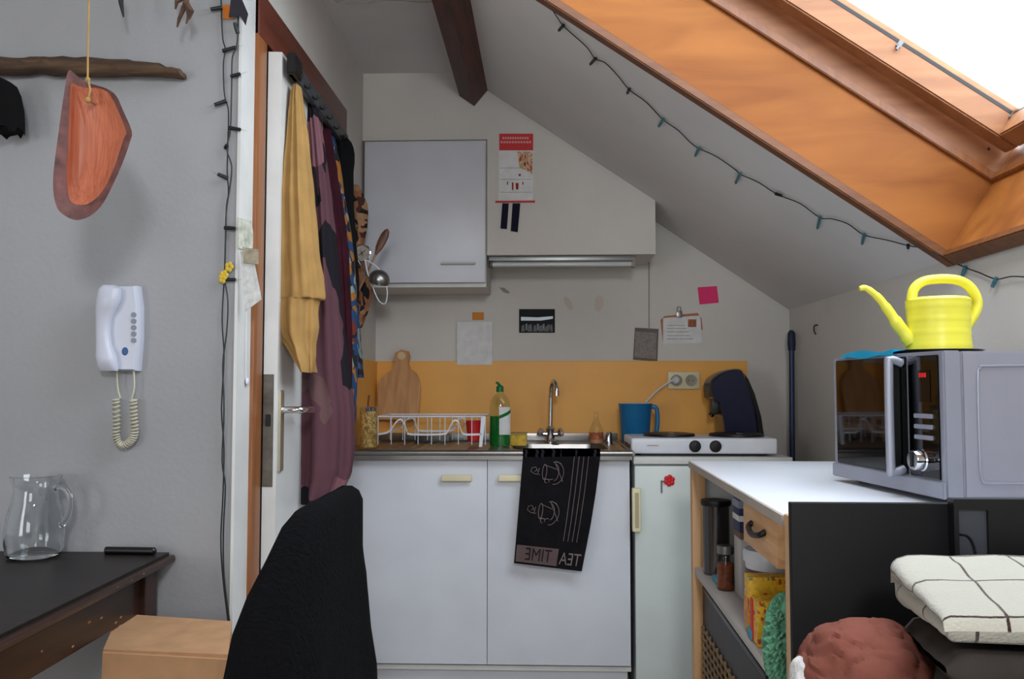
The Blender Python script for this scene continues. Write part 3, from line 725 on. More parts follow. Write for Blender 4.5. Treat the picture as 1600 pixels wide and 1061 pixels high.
# dishcloth scribble / stains
Mst = plain('stain_tan', (.79, .745, .70), .9)
for px, py, r1, r2, rt in ((936, 474, 7, 13, .1), (888, 474, 5, 12, -.5)):
    b = B(); c0 = W(px, py, wy); pts = []
    for k in range(16):
        t_ = 2 * PI * k / 16; dx = r1 * math.cos(t_); dz = r2 * math.sin(t_)
        pts.append(W(px + dx * math.cos(rt) - dz * math.sin(rt), py + dx * math.sin(rt) + dz * math.cos(rt), wy))
    b = B(); prism(b, pts, (0, -.0005, 0)); o = obj('tape_residue', b, Mst, None, False)
    tag(o, 'faint tan oval glue mark on wall, ' + ('upright one further right' if px > 900 else 'slanted one nearer the photograph'), 'mark', 'glue marks on the back wall')
# calendar on the soffit
cy = 3.38 - .0006
cal = thing('calendar', 'red and white wall calendar on the soffit with dark blue strips', 'calendar', W(805, 316, cy))
def cp(name, q, off, mat, par=cal, th=.001):
    b = B(); prism(b, [W(px, py, cy - off) for px, py in q], (0, -th, 0)); return obj(name, b, mat, par, False)
cp('page', [(780, 209), (833, 209), (833, 315), (779, 315)], 0, M_paper)
hd = cp('red_header', [(780, 209), (833, 209), (833, 235), (780, 235)], .0012, M_red)
b = B()
for y_, x0_, x1_, h_ in ((214, 785, 827, 3.5), (220.5, 782, 831, 3.2)):
    n = 11
    for k in range(n):
        xa = x0_ + (x1_ - x0_) * k / n; xb = xa + (x1_ - x0_) / n * .72
        prism(b, [W(px, py, cy - .0025) for px, py in ((xa, y_), (xb, y_), (xb, y_ + h_), (xa, y_ + h_))], (0, -.0003, 0))
obj('header_print', b, plain('pale_print', (.85, .6, .6), .8), hd, False)
b = B()
for k, y_ in enumerate((262, 280, 300)): prism(b, [W(px, py, cy - .0013) for px, py in ((781, y_), (831, y_), (831, y_ + .7), (781, y_ + .7))], (0, -.0002, 0))
obj('grid_lines', b, M_papg, cal, False)
cp('food_picture', [(808, 237), (832, 237), (832, 272), (812, 262)], .0014, voro('food', [(0, (.75, .60, .45)), (.5, (.85, .74, .66)), (.8, (.65, .28, .2))], 140))
b = B()
for px, py, w_, h_ in ((793, 284, 2, 5), (801, 285, 3, 12), (808, 286, 5, 10), (817, 284, 2, 5), (812, 272, 4, 3), (825, 262, 2, 6), (820, 254, 3, 5)):
    prism(b, [W(a_, c_, cy - .003) for a_, c_ in ((px - w_ / 2, py), (px + w_ / 2, py), (px + w_ / 3, py + h_), (px - w_ / 3, py + h_))], (0, -.0003, 0))
obj('small_figures', b, plain('calendar_ink', (.55, .15, .12), .8, 0, .6, 80), cal, False)
a, c = W(774, 315, cy), W(836, 315, cy); obj('bottom_bar', bx(a.x, c.x, cy - .006, cy, c.z - .004, c.z + .003, bev=.001), M_red, cal)
for q in (((785, 318), (795, 318), (792, 358), (782, 357)), ((801, 318), (813, 318), (809, 363), (798, 361))):
    b = B(); prism(b, [W(px, py, cy - .002) for px, py in q], (0, -.003, 0)); obj('blue_strip', b, M_navy, cal, False)

# ================================================================== BROOM AND RIGHT CORNER
p = W(1242, 517, 3.56); p.x = min(p.x, 1.0)
br = thing('broom', 'blue broom handle standing in the corner by the right wall', 'broom', (p.x, 3.56, 0))
obj('handle', tb([(p.x - .012, 3.56, .10), (p.x, 3.56, p.z - .05), (p.x, 3.56, p.z - .05)], .011, 14), plain('blue_handle', (.13, .20, .33), .4), br)
b = lt([(.0001, 0), (.014, 0), (.016, .03), (.015, .07), (.008, .082), (.0001, .084)], (p.x, 3.56, p.z - .08), 16); obj('grip', b, plain('dark_blue_grip', (.10, .14, .24), .6), br)
obj('head', bx(p.x - .15, p.x + .01, 3.535, 3.585, 0, .10, bev=.01), M_navy, br)
p = onX(1276, 508, WX - .004)
tag(obj('wall_hook', tb([Vector((WX, p.y, p.z)), Vector((WX - .012, p.y, p.z - .002)), Vector((WX - .014, p.y, p.z - .02)), Vector((WX - .008, p.y, p.z - .035))], .003, 8, smooth=3), M_sockd), 'small dark hook on the right wall beyond the watering can', 'hook')
p = onX(1296, 660, WX - .004)
b = B(); pts = []
for k in range(17):
    t_ = math.radians(100 + k * 10); pts.append(Vector((WX - .006, p.y + .10 * math.cos(t_), .93 + .12 + .12 * math.sin(t_))))

# ================================================================== STRING LIGHTS ON THE SLOPE
pts_px = [(840, -20), (853, 0), (866, 20), (880, 40), (902, 60), (918, 75), (930, 92), (945, 98), (965, 118), (983, 140), (1010, 160), (1036, 187), (1060, 204), (1078, 222), (1092, 232), (1120, 245), (1150, 266), (1156, 272), (1185, 285), (1215, 304), (1250, 318), (1281, 340), (1300, 342), (1325, 350), (1350, 367), (1385, 375), (1420, 384), (1445, 388), (1470, 402)]
sl = thing('string_lights', 'green-wired fairy lights sagging across the sloping ceiling below the skylight', 'string lights', onS(1092, 232, -.006))
P = [onS(a_, c_, -.008) for a_, c_ in pts_px]
P[-1] = onS(1466, 398, -.03)
wallp = [onX(a_, c_, WX - .008) for a_, c_ in ((1480, 405), (1508, 418), (1530, 426), (1556, 436), (1580, 432), (1605, 433))]
obj('cable', tb(P + wallp, .0016, 6, smooth=4), M_cable, sl)
def bulb(parent, p, d, sm, L_=.028, clear=True):
    d = Vector(d).normalized()
    s = obj('socket', tb([p - d * .003, p + d * L_], (.0048, .0042), 10), sm, parent)
    obj('bulb', tb([p + d * L_, p + d * (L_ + .010), p + d * (L_ + .02)], (.0033, .0006), 8), M_bulb, s)
gdn = Vector((-.12, 0, -1)).normalized()
def slopebulb(px, py, qx, qy, sm):
    p = onS(px, py, -.008); q = onS(qx, qy, -.010); bulb(sl, p, q - p, sm, .9 * (q - p).length)
for a_ in ((880, 40, 873, 48, M_sockd), (930, 92, 922, 101, M_sockd), (983, 140, 980, 146, M_sockd), (1036, 187, 1029, 198, M_sock), (1092, 232, 1086, 244, M_sock), (1156, 272, 1149, 287, M_sock), (1281, 340, 1277, 358, M_sock), (1350, 367, 1347, 382, M_sock), (1213, 303, 1222, 306, M_sockd), (1419, 384, 1419, 388, M_sockd)): slopebulb(*a_)
for px, py, qx, qy in ((1508, 418, 1503, 432), (1556, 436, 1550, 449)):
    p = onX(px, py, WX - .008); q = onX(qx, qy, WX - .008); bulb(sl, p, q - p, M_sock, .9 * (q - p).length)
cl_ = [onZ(a_, c_, CZ - .006) for a_, c_ in ((500, -30), (525, 2), (570, 5), (610, 0), (655, 3), (690, 2))]
tag(obj('ceiling_cable', tb(cl_, .0016, 6, smooth=4), M_papg), 'thin pale cable looping across the flat ceiling left of the beam', 'cable')
# string lights on the left wall corner
ls = thing('corner_string_lights', 'dark fairy light cable hanging down the corner left of the door', 'string lights', W(355, 900, NY - .01))
c1 = [(345, -15), (346, 20), (348, 60), (352, 77), (349, 100), (350, 140), (353, 158), (357, 175), (356, 225), (355, 270), (357, 300), (353, 340), (352, 400), (350, 440), (347, 500), (350, 560), (346, 640), (350, 700), (348, 780), (345, 840), (348, 900), (358, 985)]
c2 = [(371, -15), (372, 30), (370, 70), (363, 90), (362, 130), (360, 200), (354, 232), (362, 260), (358, 300), (354, 320), (353, 355), (351, 430), (356, 470), (354, 520), (348, 570), (350, 640), (347, 720), (352, 760), (349, 830), (350, 900), (360, 980)]
for k, cc in enumerate((c1, c2)):
    b = tb([W(a_, c_, NY - .006 - .004 * k) for a_, c_ in cc], .0016, 6, smooth=4); obj('cable', b, M_cable, ls)
b = B()
for px, py, qx, qy in ((345, 12, 326, 15), (350, 79, 371, 73), (363, 119, 377, 115), (371, 50, 366, 33), (352, 158, 332, 165), (360, 200, 378, 203), (354, 278, 338, 271), (353, 356, 369, 357), (351, 437, 370, 437), (353, 230, 355, 226)):
    p = W(px, py, NY - .010); q = W(qx, qy, NY - .016); bulb(ls, p, q - p, M_sockd, .85 * (q - p).length)
for px, py in ((358, 417), (348, 435), (350, 430)):
    b = B(); q = W(px, py, NY - .014)
    for k in range(5):
        t_ = k * 1.257; sphere(b, (q.x + .006 * math.cos(t_), q.y, q.z + .007 * math.sin(t_)), .0048, (1, .4, 1.2), 8)
    obj('yellow_flower', b, plain('dried_yellow', (.78, .66, .22), .9), ls)
# small flap pictures at the top of that string
b = B(); prism(b, [W(a_, c_, NY - .002) for a_, c_ in ((348, 8), (366, 8), (364, 30), (349, 30))], (0, -.002, 0)); tag(obj('orange_tag', b, plain('orange_tag', (.80, .45, .10), .6), None, False), 'small orange paper tag at the top of the corner beside the fairy lights', 'tag')
b = B(); prism(b, [W(a_, c_, NY - .016) for a_, c_ in ((362, -6), (377, -4), (388, 22), (384, 40), (376, 26), (358, 27))], (0, -.003, 0)); tag(obj('grey_ribbon', b, fabric('grey_rib', (.22, .21, .24)), None, False), 'dark grey cloth scrap hanging over the top of the corner', 'cloth')

# ================================================================== LEFT WALL ITEMS
# driftwood branch
b = B(); R = []
brp = [(-60, 104, 13), (0, 103, 15), (40, 104, 15), (60, 103, 13), (85, 104, 15), (120, 105, 15), (150, 106, 15), (200, 107, 14), (212, 108, 12), (250, 111, 11), (262, 112, 9), (282, 114, 7), (285, 115, 5)]
for i, (px, py, h) in enumerate(brp):
    c0 = W(px, py, NY - .026); r = h / 671 * .97
    R.append([c0 + Vector((0, .022 * math.cos(2 * PI * k / 14), r * math.sin(2 * PI * k / 14) * (1 + .18 * noise.noise(Vector((px * .05, k, 0)))))) for k in range(14)])
rings(b, R)
bmesh.ops.subdivide_edges(b, edges=b.edges[:], cuts=1, use_grid_fill=True); wrinkle(b, .006, 45)
tag(obj('driftwood_branch', b, wood('driftwood', (.17, .12, .08), (.36, .27, .19), 0, 6, .85, 0, 10)), 'weathered brown driftwood branch mounted along the upper left wall', 'branch')
# black cloth glove-like shape hung at far left
b = B(); R = []
for py, l, r in ((127, -5, 14), (135, -20, 25), (150, -30, 32), (175, -35, 37), (195, -35, 38), (206, -34, 38)):
    c0 = W((l + r) / 2, py, 1.93); rr = (r - l) / 2 / 1363 * 1.93
    R.append([c0 + Vector((rr * math.cos(2 * PI * k / 32) * (1 + .05 * math.sin(k * 2.2)), .035 * math.sin(2 * PI * k / 32) * (1 + .1 * math.sin(k * 3)), (-.008 * math.sin(k * 1.6) if py == 206 else 0))) for k in range(32)])
rings(b, R)
tag(obj('black_pouch', b, fabric('black_felt', (.06, .05, .055))), 'black scalloped cloth pouch hanging under the branch at left edge', 'pouch')
# hanging terracotta tile
TY = 1.60
ht = thing('hanging_tile', 'orange curved clay tile hanging on a cord in front of left wall', 'ornament', W(140, 345, TY))
outer = [(107, 110), (120, 118), (134, 128), (150, 133), (168, 139), (182, 150), (192, 172), (206, 205), (203, 222), (196, 243), (186, 268), (172, 298), (158, 322), (140, 338), (120, 344), (103, 338), (90, 326), (84, 305), (83, 280), (85, 255), (89, 225), (95, 180), (101, 140)]
inner = [(111, 130), (121, 134), (134, 137), (148, 137), (161, 140), (171, 147), (181, 165), (197, 204), (194, 215), (187, 236), (179, 260), (167, 287), (154, 306), (138, 318), (124, 320), (112, 316), (106, 302), (104, 285), (104, 262), (106, 240), (107, 215), (108, 180), (109, 150)]
def smooth_loop(pts, k=3):
    v = [Vector((a_, c_, 0)) for a_, c_ in pts]; m = len(v)
    w = spline([v[-2], v[-1]] + v + [v[0], v[1]], k)[2 * k:(2 + m) * k]
    return [(p.x, p.y) for p in w]
outer = smooth_loop(outer); inner = smooth_loop(inner)
def tilept(px, py, d): return W(px, py, TY + d)
def rimdep(px): return -.022 * (abs((px - 140) / 62.)) ** 1.5
b = B(); n = len(outer); lay = []
cxp, cyp = 142, 225
def shrink(pts, s): return [(cxp + (a_ - cxp) * s, cyp + (c_ - cyp) * s) for a_, c_ in pts]
L0 = [tilept(a_, c_, rimdep(a_)) for a_, c_ in outer]
L1 = [tilept(a_, c_, rimdep(a_) + .004) for a_, c_ in inner]
back = [tilept(cxp + (a_ - cxp) * .985, cyp + (c_ - cyp) * .985, rimdep(a_) + .022) for a_, c_ in outer]
backc = [tilept(cxp + (a_ - cxp) * .5, cyp + (c_ - cyp) * .5, .045) for a_, c_ in outer]
rings(b, [L1, L0, back, backc], cap=False); vs = [v for v in b.verts][-n:]; b.faces.new(vs)
rim = obj('shell', b, plain('mauve_clay', (.42, .27, .26), .6, 0, .3, 40, .3, 120), ht, True)
b = B(); R = [L1]
for s, d in ((.86, .014), (.66, .022), (.42, .027), (.18, .029)):
    R.append([tilept(a_, c_, rimdep(a_) * s * s + d) for a_, c_ in shrink(inner, s)])
rings(b, R, cap=False); b.faces.new([v for v in b.verts][-n:])
obj('glazed_inside', b, wood('orange_clay', (.66, .35, .24), (.79, .48, .36), 2, 6, .5, 0, 30), ht, True)
Mcord = fabric('tan_cord', (.72, .58, .36), .2)
hole = tilept(140, 158, -.004); topc = W(141, -60, TY)
b = tb([hole + Vector((0, .02, 0)), hole + Vector((0, -.006, 0)), W(141, 140, TY - .012), W(137, 122, TY - .012), W(137.5, 60, TY), topc], .0019, 8)
sphere(b, W(137, 124, TY - .012), .0048, (1, 1, 1), 10); sphere(b, hole + Vector((0, -.006, 0)), .006, (1, 1, 1), 10)
tube(b, [topc, Vector((topc.x, topc.y, CZ))], .0019, 8); obj('cord', b, Mcord, ht)
# hanging bits at top left
Mdry = plain('dried_brown', (.36, .27, .22), .9, 0, .3, 60)
for nm, pts, lab in (('dried_pod', [(276, -20), (277, 0), (274, 14)], 'thin dried pod tip hanging at the top edge left of the lights'),
                     ('dried_leaf', [(283, -25), (291, 0), (295, 25), (291, 37)], 'curled brown dried leaf sprig hanging at the top edge'),
                     ('dark_twig', [(187, -20), (189, 4), (193, 26)], 'short dark twig hanging at the top edge right of the cord')):
    b = B(); P = [W(a_, c_, 1.9) for a_, c_ in pts]
    tube(b, [P[0] + Vector((0, 0, CZ - P[0].z)) if False else P[0]] + P[1:], (.009, .002), 8)
    if nm == 'dried_leaf':
        tube(b, [W(290, 5, 1.9), W(300, 18, 1.89), W(296, 30, 1.9)], (.008, .002), 8); tube(b, [W(288, 10, 1.9), W(280, 30, 1.91), W(277, 42, 1.9)], (.006, .002), 8); tube(b, [W(288, -2, 1.9), W(276, 0, 1.9)], (.004, .008), 8)
    tube(b, [P[0], Vector((P[0].x, 1.9, CZ))], .001, 5)
    tag(obj(nm, b, M_sockd if nm == 'dark_twig' else Mdry), lab, 'dried plant')
# intercom handset
it = thing('intercom_phone', 'white wall intercom handset with coiled cord on left wall', 'intercom', W(195, 582, NY))
q = [(168, 470), (176, 449), (222, 448), (226, 480), (226, 530), (222, 580), (170, 580), (164, 540), (164, 505)]
b = B(); cx_ = W(195, 515, NY).x
R = []
for d, s in ((0, .98), (.012, 1), (.030, .97), (.036, .9)):
    cc = W(195, 515, NY); R.append([Vector((cc.x + (p.x - cc.x) * s, NY - d, cc.z + (p.z - cc.z) * (1 - (1 - s) * .4))) for p in [W(a_, c_, NY) for a_, c_ in q]])
rings(b, R); bmesh.ops.bevel(b, geom=[e for e in b.edges if e.calc_face_angle(0) > .35], offset=.003, segments=2, affect='EDGES'); Mph = plain('phone_plastic', (.74, .75, .80), .35, 0, .02); obj('base', b, Mph, it)
# handset: bar from top bulb to the bottom, curved away
b = B(); R = []
hs = [(449, 174, 194, .050), (456, 171, 203, .062), (470, 169, 203, .066), (485, 167, 197, .062), (500, 166, 188, .056), (520, 166, 186, .056), (540, 167, 188, .058), (558, 168, 196, .064), (572, 170, 198, .062), (580, 171, 197, .052)]
for py, l, r, d in hs:
    a_, c_ = W(l, py, NY), W(r, py, NY); w_ = (c_.x - a_.x) / 2; cxx = (a_.x + c_.x) / 2; dd = d - .030
    R.append([Vector((cxx + w_ * math.copysign(abs(math.cos(t)) ** .6, math.cos(t)), NY - .030 - dd / 2 - dd / 2 * math.copysign(abs(math.sin(t)) ** .6, math.sin(t)), a_.z)) for t in [2 * PI * k / 20 for k in range(20)]])
rings(b, R); obj('handset', b, Mph, it)
Mkey = plain('grey_keys', (.50, .52, .56), .5)
for py in (494, 504, 514, 524, 534):
    c0 = W(209, py - 2, NY - .036); b = B(); lathe(b, [(.0035, 0), (.0062, 0), (.0062, .003), (.0035, .003)], (c0.x, NY - .035, c0.z), 14, (0, -1, 0)); obj('button', b, Mkey, it)
c0 = W(207, 550, NY); b = B(); sphere(b, (c0.x, NY - .0365, c0.z), .0095, (.8, .12, 1), 14); obj('blue_logo', b, plain('blue_dot', (.12, .30, .50), .4), it)
# coiled cord U
Mcd = plain('ivory_cord', (.74, .72, .64), .5)
def coil(pts, r, turns, wire, segs=10):
    P = spline([Vector(p) for p in pts], 20); out = []; n = len(P)
    for i in range(n * 5 - 5):
        f = i / 5; k = int(f); p = P[k].lerp(P[min(k + 1, n - 1)], f - k); t = (P[min(k + 1, n - 1)] - P[max(k - 1, 0)]).normalized()
        a = t.cross(Vector((0, 1, 0))).normalized(); c = t.cross(a); th = 2 * PI * turns * f / (n - 1)
        out.append(p + a * r * math.cos(th) + c * r * math.sin(th))
    return out
yy = NY - .022
b = tb([W(183, 578, yy), W(184, 605, yy), W(188, 622, yy)], .002, 6, smooth=4); tube(b, [W(209, 578, yy), W(210, 605, yy), W(206, 622, yy)], .002, 6, smooth=4)
obj('straight_cord', b, Mcd, it)
b = tb(coil([W(181, 624, yy), W(182, 655, yy), W(182, 682, yy), W(190, 696, yy), W(203, 690, yy), W(210, 676, yy), W(209, 650, yy), W(208, 624, yy)], .0075, 34, .002), .0021, 6); obj('coiled_cord', b, Mcd, it)
# papers taped to the door-side return
def rsheet(name, q, X, mat, label, cat, dx=.0015):
    b = B(); pts = [onX(a_, c_, X) for a_, c_ in q]
    prism(b, pts, (dx, 0, 0)); return tag(obj(name, b, mat, None, False), label, cat)
rx = LX + .004
rsheet('torn_note', [(371, 340), (392, 345), (398, 385), (388, 392), (372, 388)], rx, plain('old_paper', (.74, .74, .68), .9, 0, .2, 50), 'torn yellowish note at the top of the papers beside the door', 'paper')
b = B(); prism(b, [W(a_, c_, NY - .012 + .0) for a_, c_ in ((379, 386), (404, 390), (404, 413), (381, 411))], (0, -.002, 0))
tag(obj('brown_scrap', b, plain('scrap', (.62, .58, .50), .9, 0, .2, 50), None, False), 'brownish paper scrap stuck over the lower note beside the door', 'paper')
b = B(); prism(b, [W(a_, c_, NY - .008) for a_, c_ in ((376, 392), (396, 402), (409, 468), (383, 487))], (0, -.002, 0))
tag(obj('white_receipt', b, plain('receipt', (.78, .78, .77), .9, 0, .12, 60), None, False), 'long white receipt hanging by the door frame', 'paper')
px_ = thing('pull_cord', 'thin white string with a round white button beside the door', 'cord', onX(384, 600, rx))
obj('string', tb([onX(385, 487, rx + .003), onX(384, 592, rx + .003)], .0009, 5), M_paper, px_)
c0 = onX(384, 596, rx); b = B(); sphere(b, (c0.x + .004, c0.y, c0.z), .0095, (.4, 1, 1), 14); obj('button', b, M_white_pl, px_)

# ================================================================== TABLE, JUG, BOX, CHAIR
TZ = .722
tb_ = thing('wooden_table', 'old dark brown wooden table against the left wall', 'table', (-1.3, 1.55, 0))
b = B(); prism(b, [(-1.80, 1.10, TZ - .028), (-.812, 1.10, TZ - .028), (-.846, 1.99, TZ - .028), (-1.80, 1.99, TZ - .028)], (0, 0, .028))
bmesh.ops.bevel(b, geom=b.edges[:], offset=.009, segments=3, affect='EDGES'); obj('tabletop', b, M_tabtop, tb_)
b = B(); prism(b, [(-.812, 1.10, TZ - .022), (-.809, 1.10, TZ - .016), (-.809, 1.10, TZ - .010), (-.812, 1.10, TZ - .006), (-.82, 1.10, TZ - .006), (-.82, 1.10, TZ - .022)], (-.033, .885, 0)); obj('edge_moulding', b, M_tabled, tb_)
b = B(); prism(b, [(-.895, 1.14, .60), (-.87, 1.14, .60), (-.892, 1.93, .60), (-.917, 1.93, .60)], (0, 0, .094)); obj('apron', b, M_tabled, tb_, False)
obj('apron', bx(-1.74, -.92, 1.94, 1.96, .60, .694), M_tabled, tb_, False)
obj('apron', bx(-1.74, -.90, 1.13, 1.15, .60, .694), M_tabled, tb_, False)
for x_, y_ in ((-.905, 1.945), (-.885, 1.15), (-1.75, 1.945), (-1.75, 1.15)):
    b = B(); w_ = .028; hexa(b, [Vector((x_ + sx_ * w_ * k, y_ + sy_ * w_ * k, z_)) for z_, k in ((0, .6), (.60, 1)) for sx_, sy_ in ((-1, -1), (1, -1), (1, 1), (-1, 1))]); box(b, x_ - w_, x_ + w_, y_ - w_, y_ + w_, .598, .694, bev=.002)
    obj('leg', b, M_tabled, tb_, False)
b = B()
random.seed(9)
for k in range(9):
    y_ = random.uniform(1.2, 1.9); z_ = random.uniform(.61, .68); x_ = -.87 - (y_ - 1.14) * .0278
    sphere(b, (x_ + .0005, y_, z_), .003, (.25, random.uniform(1, 2.5), .8), 8)
for k in range(6):
    y_ = random.uniform(1.15, 1.9); sphere(b, (-.8105 - (y_ - 1.1) * .0361, y_, TZ - .013), .0025, (.4, random.uniform(1, 2.5), 1), 8)
obj('paint_chip', b, plain('chip', (.62, .44, .30), .8), tb_)
# glass jug
q = onZ(56, 858, TZ); jx, jy = q.x, 1.92
jx = W(55, 800, jy).x
gj = thing('glass_jug', 'clear glass jug with handle standing on the dark table', 'jug', (jx, jy, TZ))
pf = [(.0001, 0), (.050, 0), (.056, .006), (.061, .03), (.062, .05), (.058, .085), (.049, .12), (.045, .145), (.046, .16), (.053, .178), (.0505, .1785), (.0435, .161), (.0425, .146), (.0465, .12), (.0555, .084), (.0592, .05), (.058, .03), (.052, .010), (.0001, .008)]
obj('body', lt(pf, (jx, jy, TZ + .0005), 48), M_glass, gj)
b = tb([(jx + .043, jy, TZ + .152), (jx + .062, jy - .002, TZ + .155), (jx + .078, jy - .003, TZ + .135), (jx + .078, jy - .003, TZ + .10), (jx + .066, jy - .002, TZ + .075), (jx + .0575, jy, TZ + .07)], .0065, 12, smooth=6); obj('handle', b, M_glass, gj)
a, c = onZ(162, 851, TZ), onZ(243, 854, TZ)
b = tb([W(163, 849, 1.975), W(170, 849, 1.975), W(236, 852, 1.975), W(243, 853, 1.975)], .0075, 12); 
b = B(); 
za = TZ + .0085
tube(b, [(W(162, 850, 1.95).x, 1.955, za), (W(164, 850, 1.95).x, 1.955, za), (W(241, 850, 1.95).x, 1.95, za), (W(244, 850, 1.95).x, 1.95, za)], [.004, .0085, .0085, .004], 14)
tag(obj('black_pen_case', b, M_black), 'slim black case lying on the table near the wall', 'case')
# cardboard box
BZ = .588
cbx = thing('cardboard_box', 'brown cardboard box beside the table at bottom left', 'box', (-.73, 1.78, 0))
f0_, f1_ = onZ(160, 1020, BZ), onZ(356, 1031, BZ); k0_, k1_ = onZ(186, 968, BZ), onZ(362, 978, BZ)
lo = [Vector((p.x, p.y, 0)) for p in (f0_, f1_, k1_, k0_)]; hi = [Vector((p.x, p.y, BZ)) for p in (f0_, f1_, k1_, k0_)]
b = B(); hexa(b, lo + hi); obj('body', b, M_card, cbx, False)
b = B(); m0, m1 = f0_.lerp(k0_, .04), f1_.lerp(k1_, .04); hexa(b, [m0, m1, k1_, k0_] + [p + Vector((0, 0, .004 + .003 * i)) for i, p in enumerate((m0, m1, k1_, k0_))]); obj('flap', b, M_card, cbx, False)
b = B(); s0_, s1_ = f0_.lerp(k0_, .6), k0_; hexa(b, [s0_ + Vector((-.002, 0, -.05)), s0_ + Vector((.01, 0, -.05)), s1_ + Vector((.01, 0, -.05)), s1_ + Vector((-.002, 0, -.05)), s0_ + Vector((-.002, 0, .012)), s0_ + Vector((.015, 0, .012)), s1_ + Vector((.015, 0, .012)), s1_ + Vector((-.002, 0, .012))]); obj('tape', b, plain('clear_tape', (.72, .62, .50), .2), cbx, False)
# chair with cardigan
Mchair = wood('chair_wood', (.14, .08, .06), (.22, .14, .1), 2, 4, .5)
ch = thing('wooden_chair', 'dark wooden chair hidden beneath the black cardigan', 'chair', (-.52, 1.33, 0))
for x_, y_, h in ((-.335, 1.19, .89), (-.335, 1.47, .89), (-.70, 1.17, .43), (-.70, 1.49, .43)):
    obj('leg', bx(x_ - .016, x_ + .016, y_ - .016, y_ + .016, 0, h, bev=.004), Mchair, ch)
obj('seat', bx(-.73, -.352, 1.15, 1.51, .43, .46, bev=.01), Mchair, ch)
obj('backrest', bx(-.347, -.323, 1.205, 1.455, .72, .87, bev=.006), Mchair, ch)
lev = [(.932, -.338, -.324, 1.26, 1.49), (.924, -.352, -.311, 1.20, 1.502), (.908, -.364, -.305, 1.165, 1.51), (.87, -.376, -.303, 1.13, 1.515), (.83, -.387, -.299, 1.095, 1.517), (.79, -.396, -.296, 1.065, 1.518), (.75, -.404, -.290, 1.05, 1.52), (.70, -.408, -.284, 1.04, 1.52), (.64, -.410, -.277, 1.04, 1.52), (.58, -.412, -.270, 1.05, 1.52), (.50, -.412, -.264, 1.06, 1.52)]
b = B(); R = []
for i, (z, xl, xr, yn, yf) in enumerate(lev):
    r = []
    for k in range(72):
        t = 2 * PI * k / 72; e = .45
        ca, sa = math.cos(t), math.sin(t)
        fx = math.copysign(abs(ca) ** e, ca); fy = math.copysign(abs(sa) ** e, sa)
        w_ = 1 + .03 * math.sin(t * 7 + z * 6) * min(1, i / 4)
        r.append(Vector(((xl + xr) / 2 + (xr - xl) / 2 * fx * w_, (yn + yf) / 2 + (yf - yn) / 2 * fy * (1 + .01 * math.sin(t * 9 + z * 14)), z)))
    R.append(r)
rings(b, R); wrinkle(b, .006, 14)
Mknit, nt_, bs_ = new('black_knit')
bs_.inputs['Base Color'].default_value = (.0035, .0035, .0045, 1); bs_.inputs['Roughness'].default_value = 1; bs_.inputs['Specular IOR Level'].default_value = .08
wv_ = N(nt_, 'ShaderNodeTexWave'); wv_.wave_type = 'BANDS'; wv_.bands_direction = 'Y'; wv_.inputs['Scale'].default_value = 26; wv_.inputs['Distortion'].default_value = 9; wv_.inputs['Detail Scale'].default_value = 3; nt_.links.new(coords(nt_), wv_.inputs[0]); bump(nt_, bs_, wv_.outputs[0], .5, .0025)
tag(obj('black_cardigan', b, Mknit, None, True, angle=80), 'black knitted cardigan draped over the chair back in the foreground', 'cardigan')

# ================================================================== CLOTHES ON THE DOOR
rail = thing('over_door_rail', 'dark grey coat rail hooked over the open door', 'coat rail', L(.35, .0, 1.93))
b = B(); lbox(b, .01, .73, .012, .026, 1.90, 1.95, .002); obj('bar', b, plain('rail_grey', (.20, .21, .23), .45), rail)
for s in (.05, .62):
    b = B(); lbox(b, s, s + .03, -.042, .014, 1.955, 1.958, 0); lbox(b, s, s + .03, .0, .0125, 1.93, 1.958, 0); lbox(b, s, s + .03, -.045, -.0415, 1.90, 1.958, 0); obj('bracket', b, M_black, rail)
for s in (.04, .13, .22, .31, .40, .50, .60):
    b = tb([L(s, .024, 1.915), L(s, .034, 1.905), L(s, .042, 1.908), L(s, .045, 1.918)], .003, 8, smooth=3); obj('hook', b, M_black, rail)
b = B(); lbox(b, .0, .07, .012, .035, 1.90, 1.955, .003); obj('end_block', b, M_black, rail)
def drape(name, levels, Y, ry, mat, label, cat, folds=5, amp=.16, seed=0, top=True, yshift=0, ncut=56, bot=0):
    """levels: (py, left px, right px[, dY]); a hanging bundle of cloth with real depth"""
    rnd = random.Random(seed); ph_ = rnd.uniform(0, 6); b = B(); R = []
    # resample the levels
    lv = [Vector((l[1], l[2], l[0])) for l in levels]; ls_ = spline(lv, 5)
    n = len(ls_)
    for i, q in enumerate(ls_):
        f = i / (n - 1); yl = Y + yshift * f
        a_, c_ = W(q.x, q.z, yl), W(q.y, q.z, yl)
        w_ = (c_.x - a_.x) / 2; cx_ = (a_.x + c_.x) / 2; r_ = ry * (.35 + .65 * min(1, f * 3.5)) if top else ry
        row = []
        for k in range(ncut):
            t = 2 * PI * k / ncut
            m = 1 + amp * math.sin(t * folds + ph_ + f * 1.6) * (.3 + .7 * f) + amp * .5 * math.sin(t * (folds * 2 + 1) + ph_ * 2 - f * 2)
            mx_ = 1 + (m - 1) * .35
            dz = bot * math.sin(t * 2 + ph_) if i == n - 1 else 0
            row.append(Vector((cx_ + w_ * math.cos(t) * mx_, yl + r_ * math.sin(t) * m, a_.z + dz)))
        R.append(row)
    rings(b, R); wrinkle(b, .004, 22, seed)
    return tag(obj(name, b, mat, None, True, angle=75), label, cat)
Myel = fabric('mustard', (.68, .53, .32), .12); Mmv = fabric('mauve', (.30, .19, .23), .3, sc=9)
Mbg = fabric('burgundy', (.26, .09, .14), .3); Mblk = fabric('black_cloth', (.06, .06, .07))
